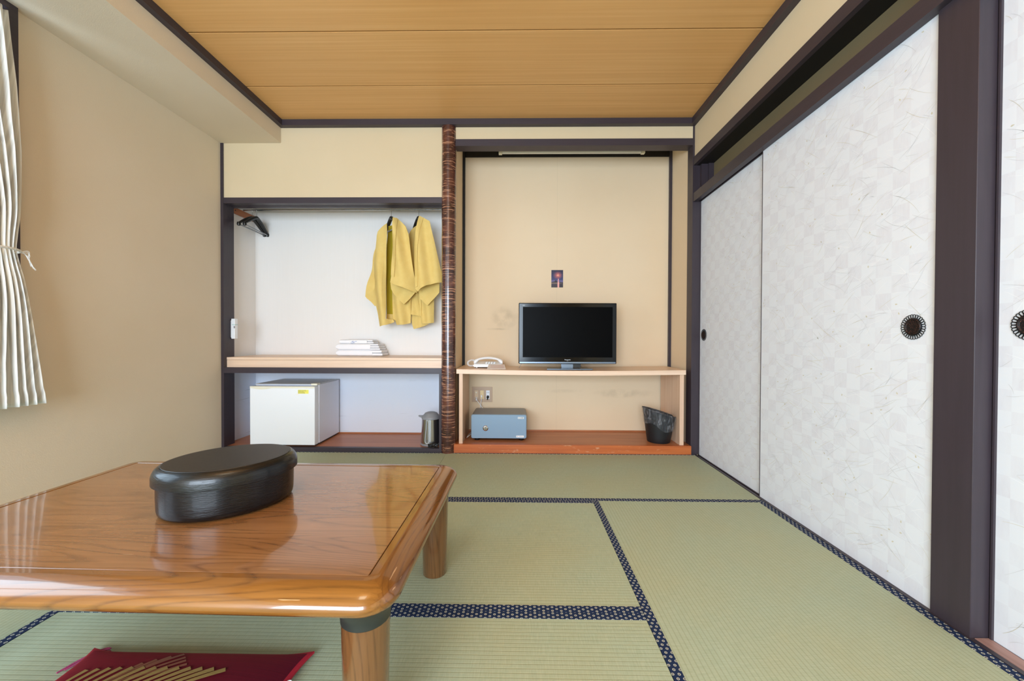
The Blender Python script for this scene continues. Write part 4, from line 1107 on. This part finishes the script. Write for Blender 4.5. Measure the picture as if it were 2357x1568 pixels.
# ------------------------------------------------------------ curtain
t = thing('curtain', (-2.262, 1.45, .60), 'white pleated curtain tied back at the left window', 'curtain')
edge = [(2.360, 1.750), (2.268, 1.756), (2.207, 1.760), (2.039, 1.772), (1.749, 1.782), (1.452, 1.777), (1.303, 1.768), (1.179, 1.791), (.982, 1.812), (.737, 1.838), (.611, 1.850), (.590, 1.852)]
left = [(2.36, .86), (1.9, .98), (1.5, 1.34), (1.29, 1.47), (1.1, 1.40), (.8, 1.26), (.59, 1.20)]
def interp(tab, z):
    for (za, a), (zb, b) in zip(tab[:-1], tab[1:]):
        if zb <= z <= za:
            k = (za-z)/(za-zb); return a+(b-a)*k
    return tab[-1][1] if z < tab[-1][0] else tab[0][1]
bm = bmesh.new(); NZ_, NU = 70, 300; PL = 17
rows = []
for j in range(NZ_+1):
    v = j/NZ_; row = []
    z0_ = 2.36 - (2.36-.595)*v
    a, b = interp(left, z0_), interp(edge, z0_)
    pinch = math.exp(-((z0_-1.29)/.16)**2); topp = math.exp(-((2.36-z0_)/.07)**2)
    for i in range(NU+1):
        u = i/NU; ph = u*PL*2*PI + .5*math.sin(v*3+u*5) + 2.0*(noise.noise(Vector((u*9, v*1.2, 2)))) 
        amp = (.022+.008*v)*(1-.45*pinch)*(1-.3*topp)
        hem_ = .004*(z0_ < .66)
        x = amp*math.sin(ph) + .006*math.sin(ph*2+1) - .012*pinch + hem_
        y = a+(b-a)*u + .010*math.cos(ph)*(1-abs(2*u-1)**6)
        z = z0_ + .010*math.sin(u*9)*v*(1-u)*0
        row.append(bm.verts.new((x, y-1.45, z-.60)))
    rows.append(row)
for j in range(NZ_):
    for i in range(NU): bm.faces.new((rows[j][i], rows[j][i+1], rows[j+1][i+1], rows[j+1][i]))
o_ = finish('pleated_cloth', bm, M_curtain, t, smooth=True)
sm_ = o_.modifiers.new('cloth_thickness', 'SOLIDIFY'); sm_.thickness = .0014; sm_.offset = 0
bm = bmesh.new()
loop = [(-2.262+.050*math.cos(a)+.262-.262, 1.615+.160*math.sin(a), 1.293+.006*math.sin(a*2)) for a in [2*PI*k/40 for k in range(41)]]
tube(bm, [(p[0]+2.262, p[1]-1.45, p[2]-.60) for p in loop], .0055, 8)
finish('tie_cord', bm, M_curtain, t, smooth=True)
bm = bmesh.new()
for k in range(9):
    a = k*.7; tube(bm, smooth_pts([(.0, .325, .692), (.02*math.cos(a), .35+.006*k % .02, .70+.012*math.sin(a)), (.01, .352, .665+.008*math.sin(a)), (.005+.004*k % .01, .365+.002*k, .635-.002*k)], 2), .0008, 4)
finish('tassel', bm, M_curtain, t)
bm = bmesh.new(); box(bm, -2.30, -2.27, -.5, 1.755, 2.372, 2.39)
finish('curtain_rail', bm, M_dark_y, label='dark curtain rail above the left window', cat='curtain rail')
t2 = thing('curtain', (-2.262, -.25, .60), 'white pleated curtain at the far end of the left window, beside the viewer', 'curtain')
bm = bmesh.new(); rows = []
for j in range(21):
    v = j/20; row = []
    for i in range(121):
        u = i/120; row.append(bm.verts.new((.03*math.sin(u*9*2*PI), -.22+.44*u, 1.765*(1-v))))
    rows.append(row)
for j in range(20):
    for i in range(120): bm.faces.new((rows[j][i], rows[j][i+1], rows[j+1][i+1], rows[j+1][i]))
finish('pleated_cloth', bm, M_curtain, t2, smooth=True)

# ------------------------------------------------------------ unseen pendant lamp, added above the view to hold warm fill lights
t = thing('added_pendant_lamp', (-.45, .35, 1.98), 'unseen square cream pendant lamp added over the low table', 'lamp')
bm = bmesh.new(); ring_loft(bm, [[(-w_, -w_, z), (w_, -w_, z), (w_, w_, z), (-w_, w_, z)] for w_, z in ((.26, .0), (.27, .10), (.22, .18))], True, False, True); finish('lamp_shade', bm, M_lampshade, t)
bm = bmesh.new(); tube(bm, [(0, 0, .18), (0, 0, ZC-1.98)], .004, 8); finish('lamp_cord', bm, M_cream, t)
lp = bpy.data.lights.new('warm_fill_down', 'AREA'); lp.shape = 'SQUARE'; lp.size = .42; lp.energy = 2; lp.color = (1, .82, .58)  # added warm fill facing down, in place of bounced light
lo = bpy.data.objects.new('warm_fill_down', lp); COL.objects.link(lo); lo.location = (-.45, .35, 2.05)
lp2 = bpy.data.lights.new('warm_fill_up', 'AREA'); lp2.shape = 'SQUARE'; lp2.size = .38; lp2.energy = 11; lp2.color = (1, .82, .58)  # added warm fill facing up, brightens the ceiling boards
lo2 = bpy.data.objects.new('warm_fill_up', lp2); COL.objects.link(lo2); lo2.location = (-.45, .35, 2.20); lo2.rotation_euler = (PI, 0, 0)
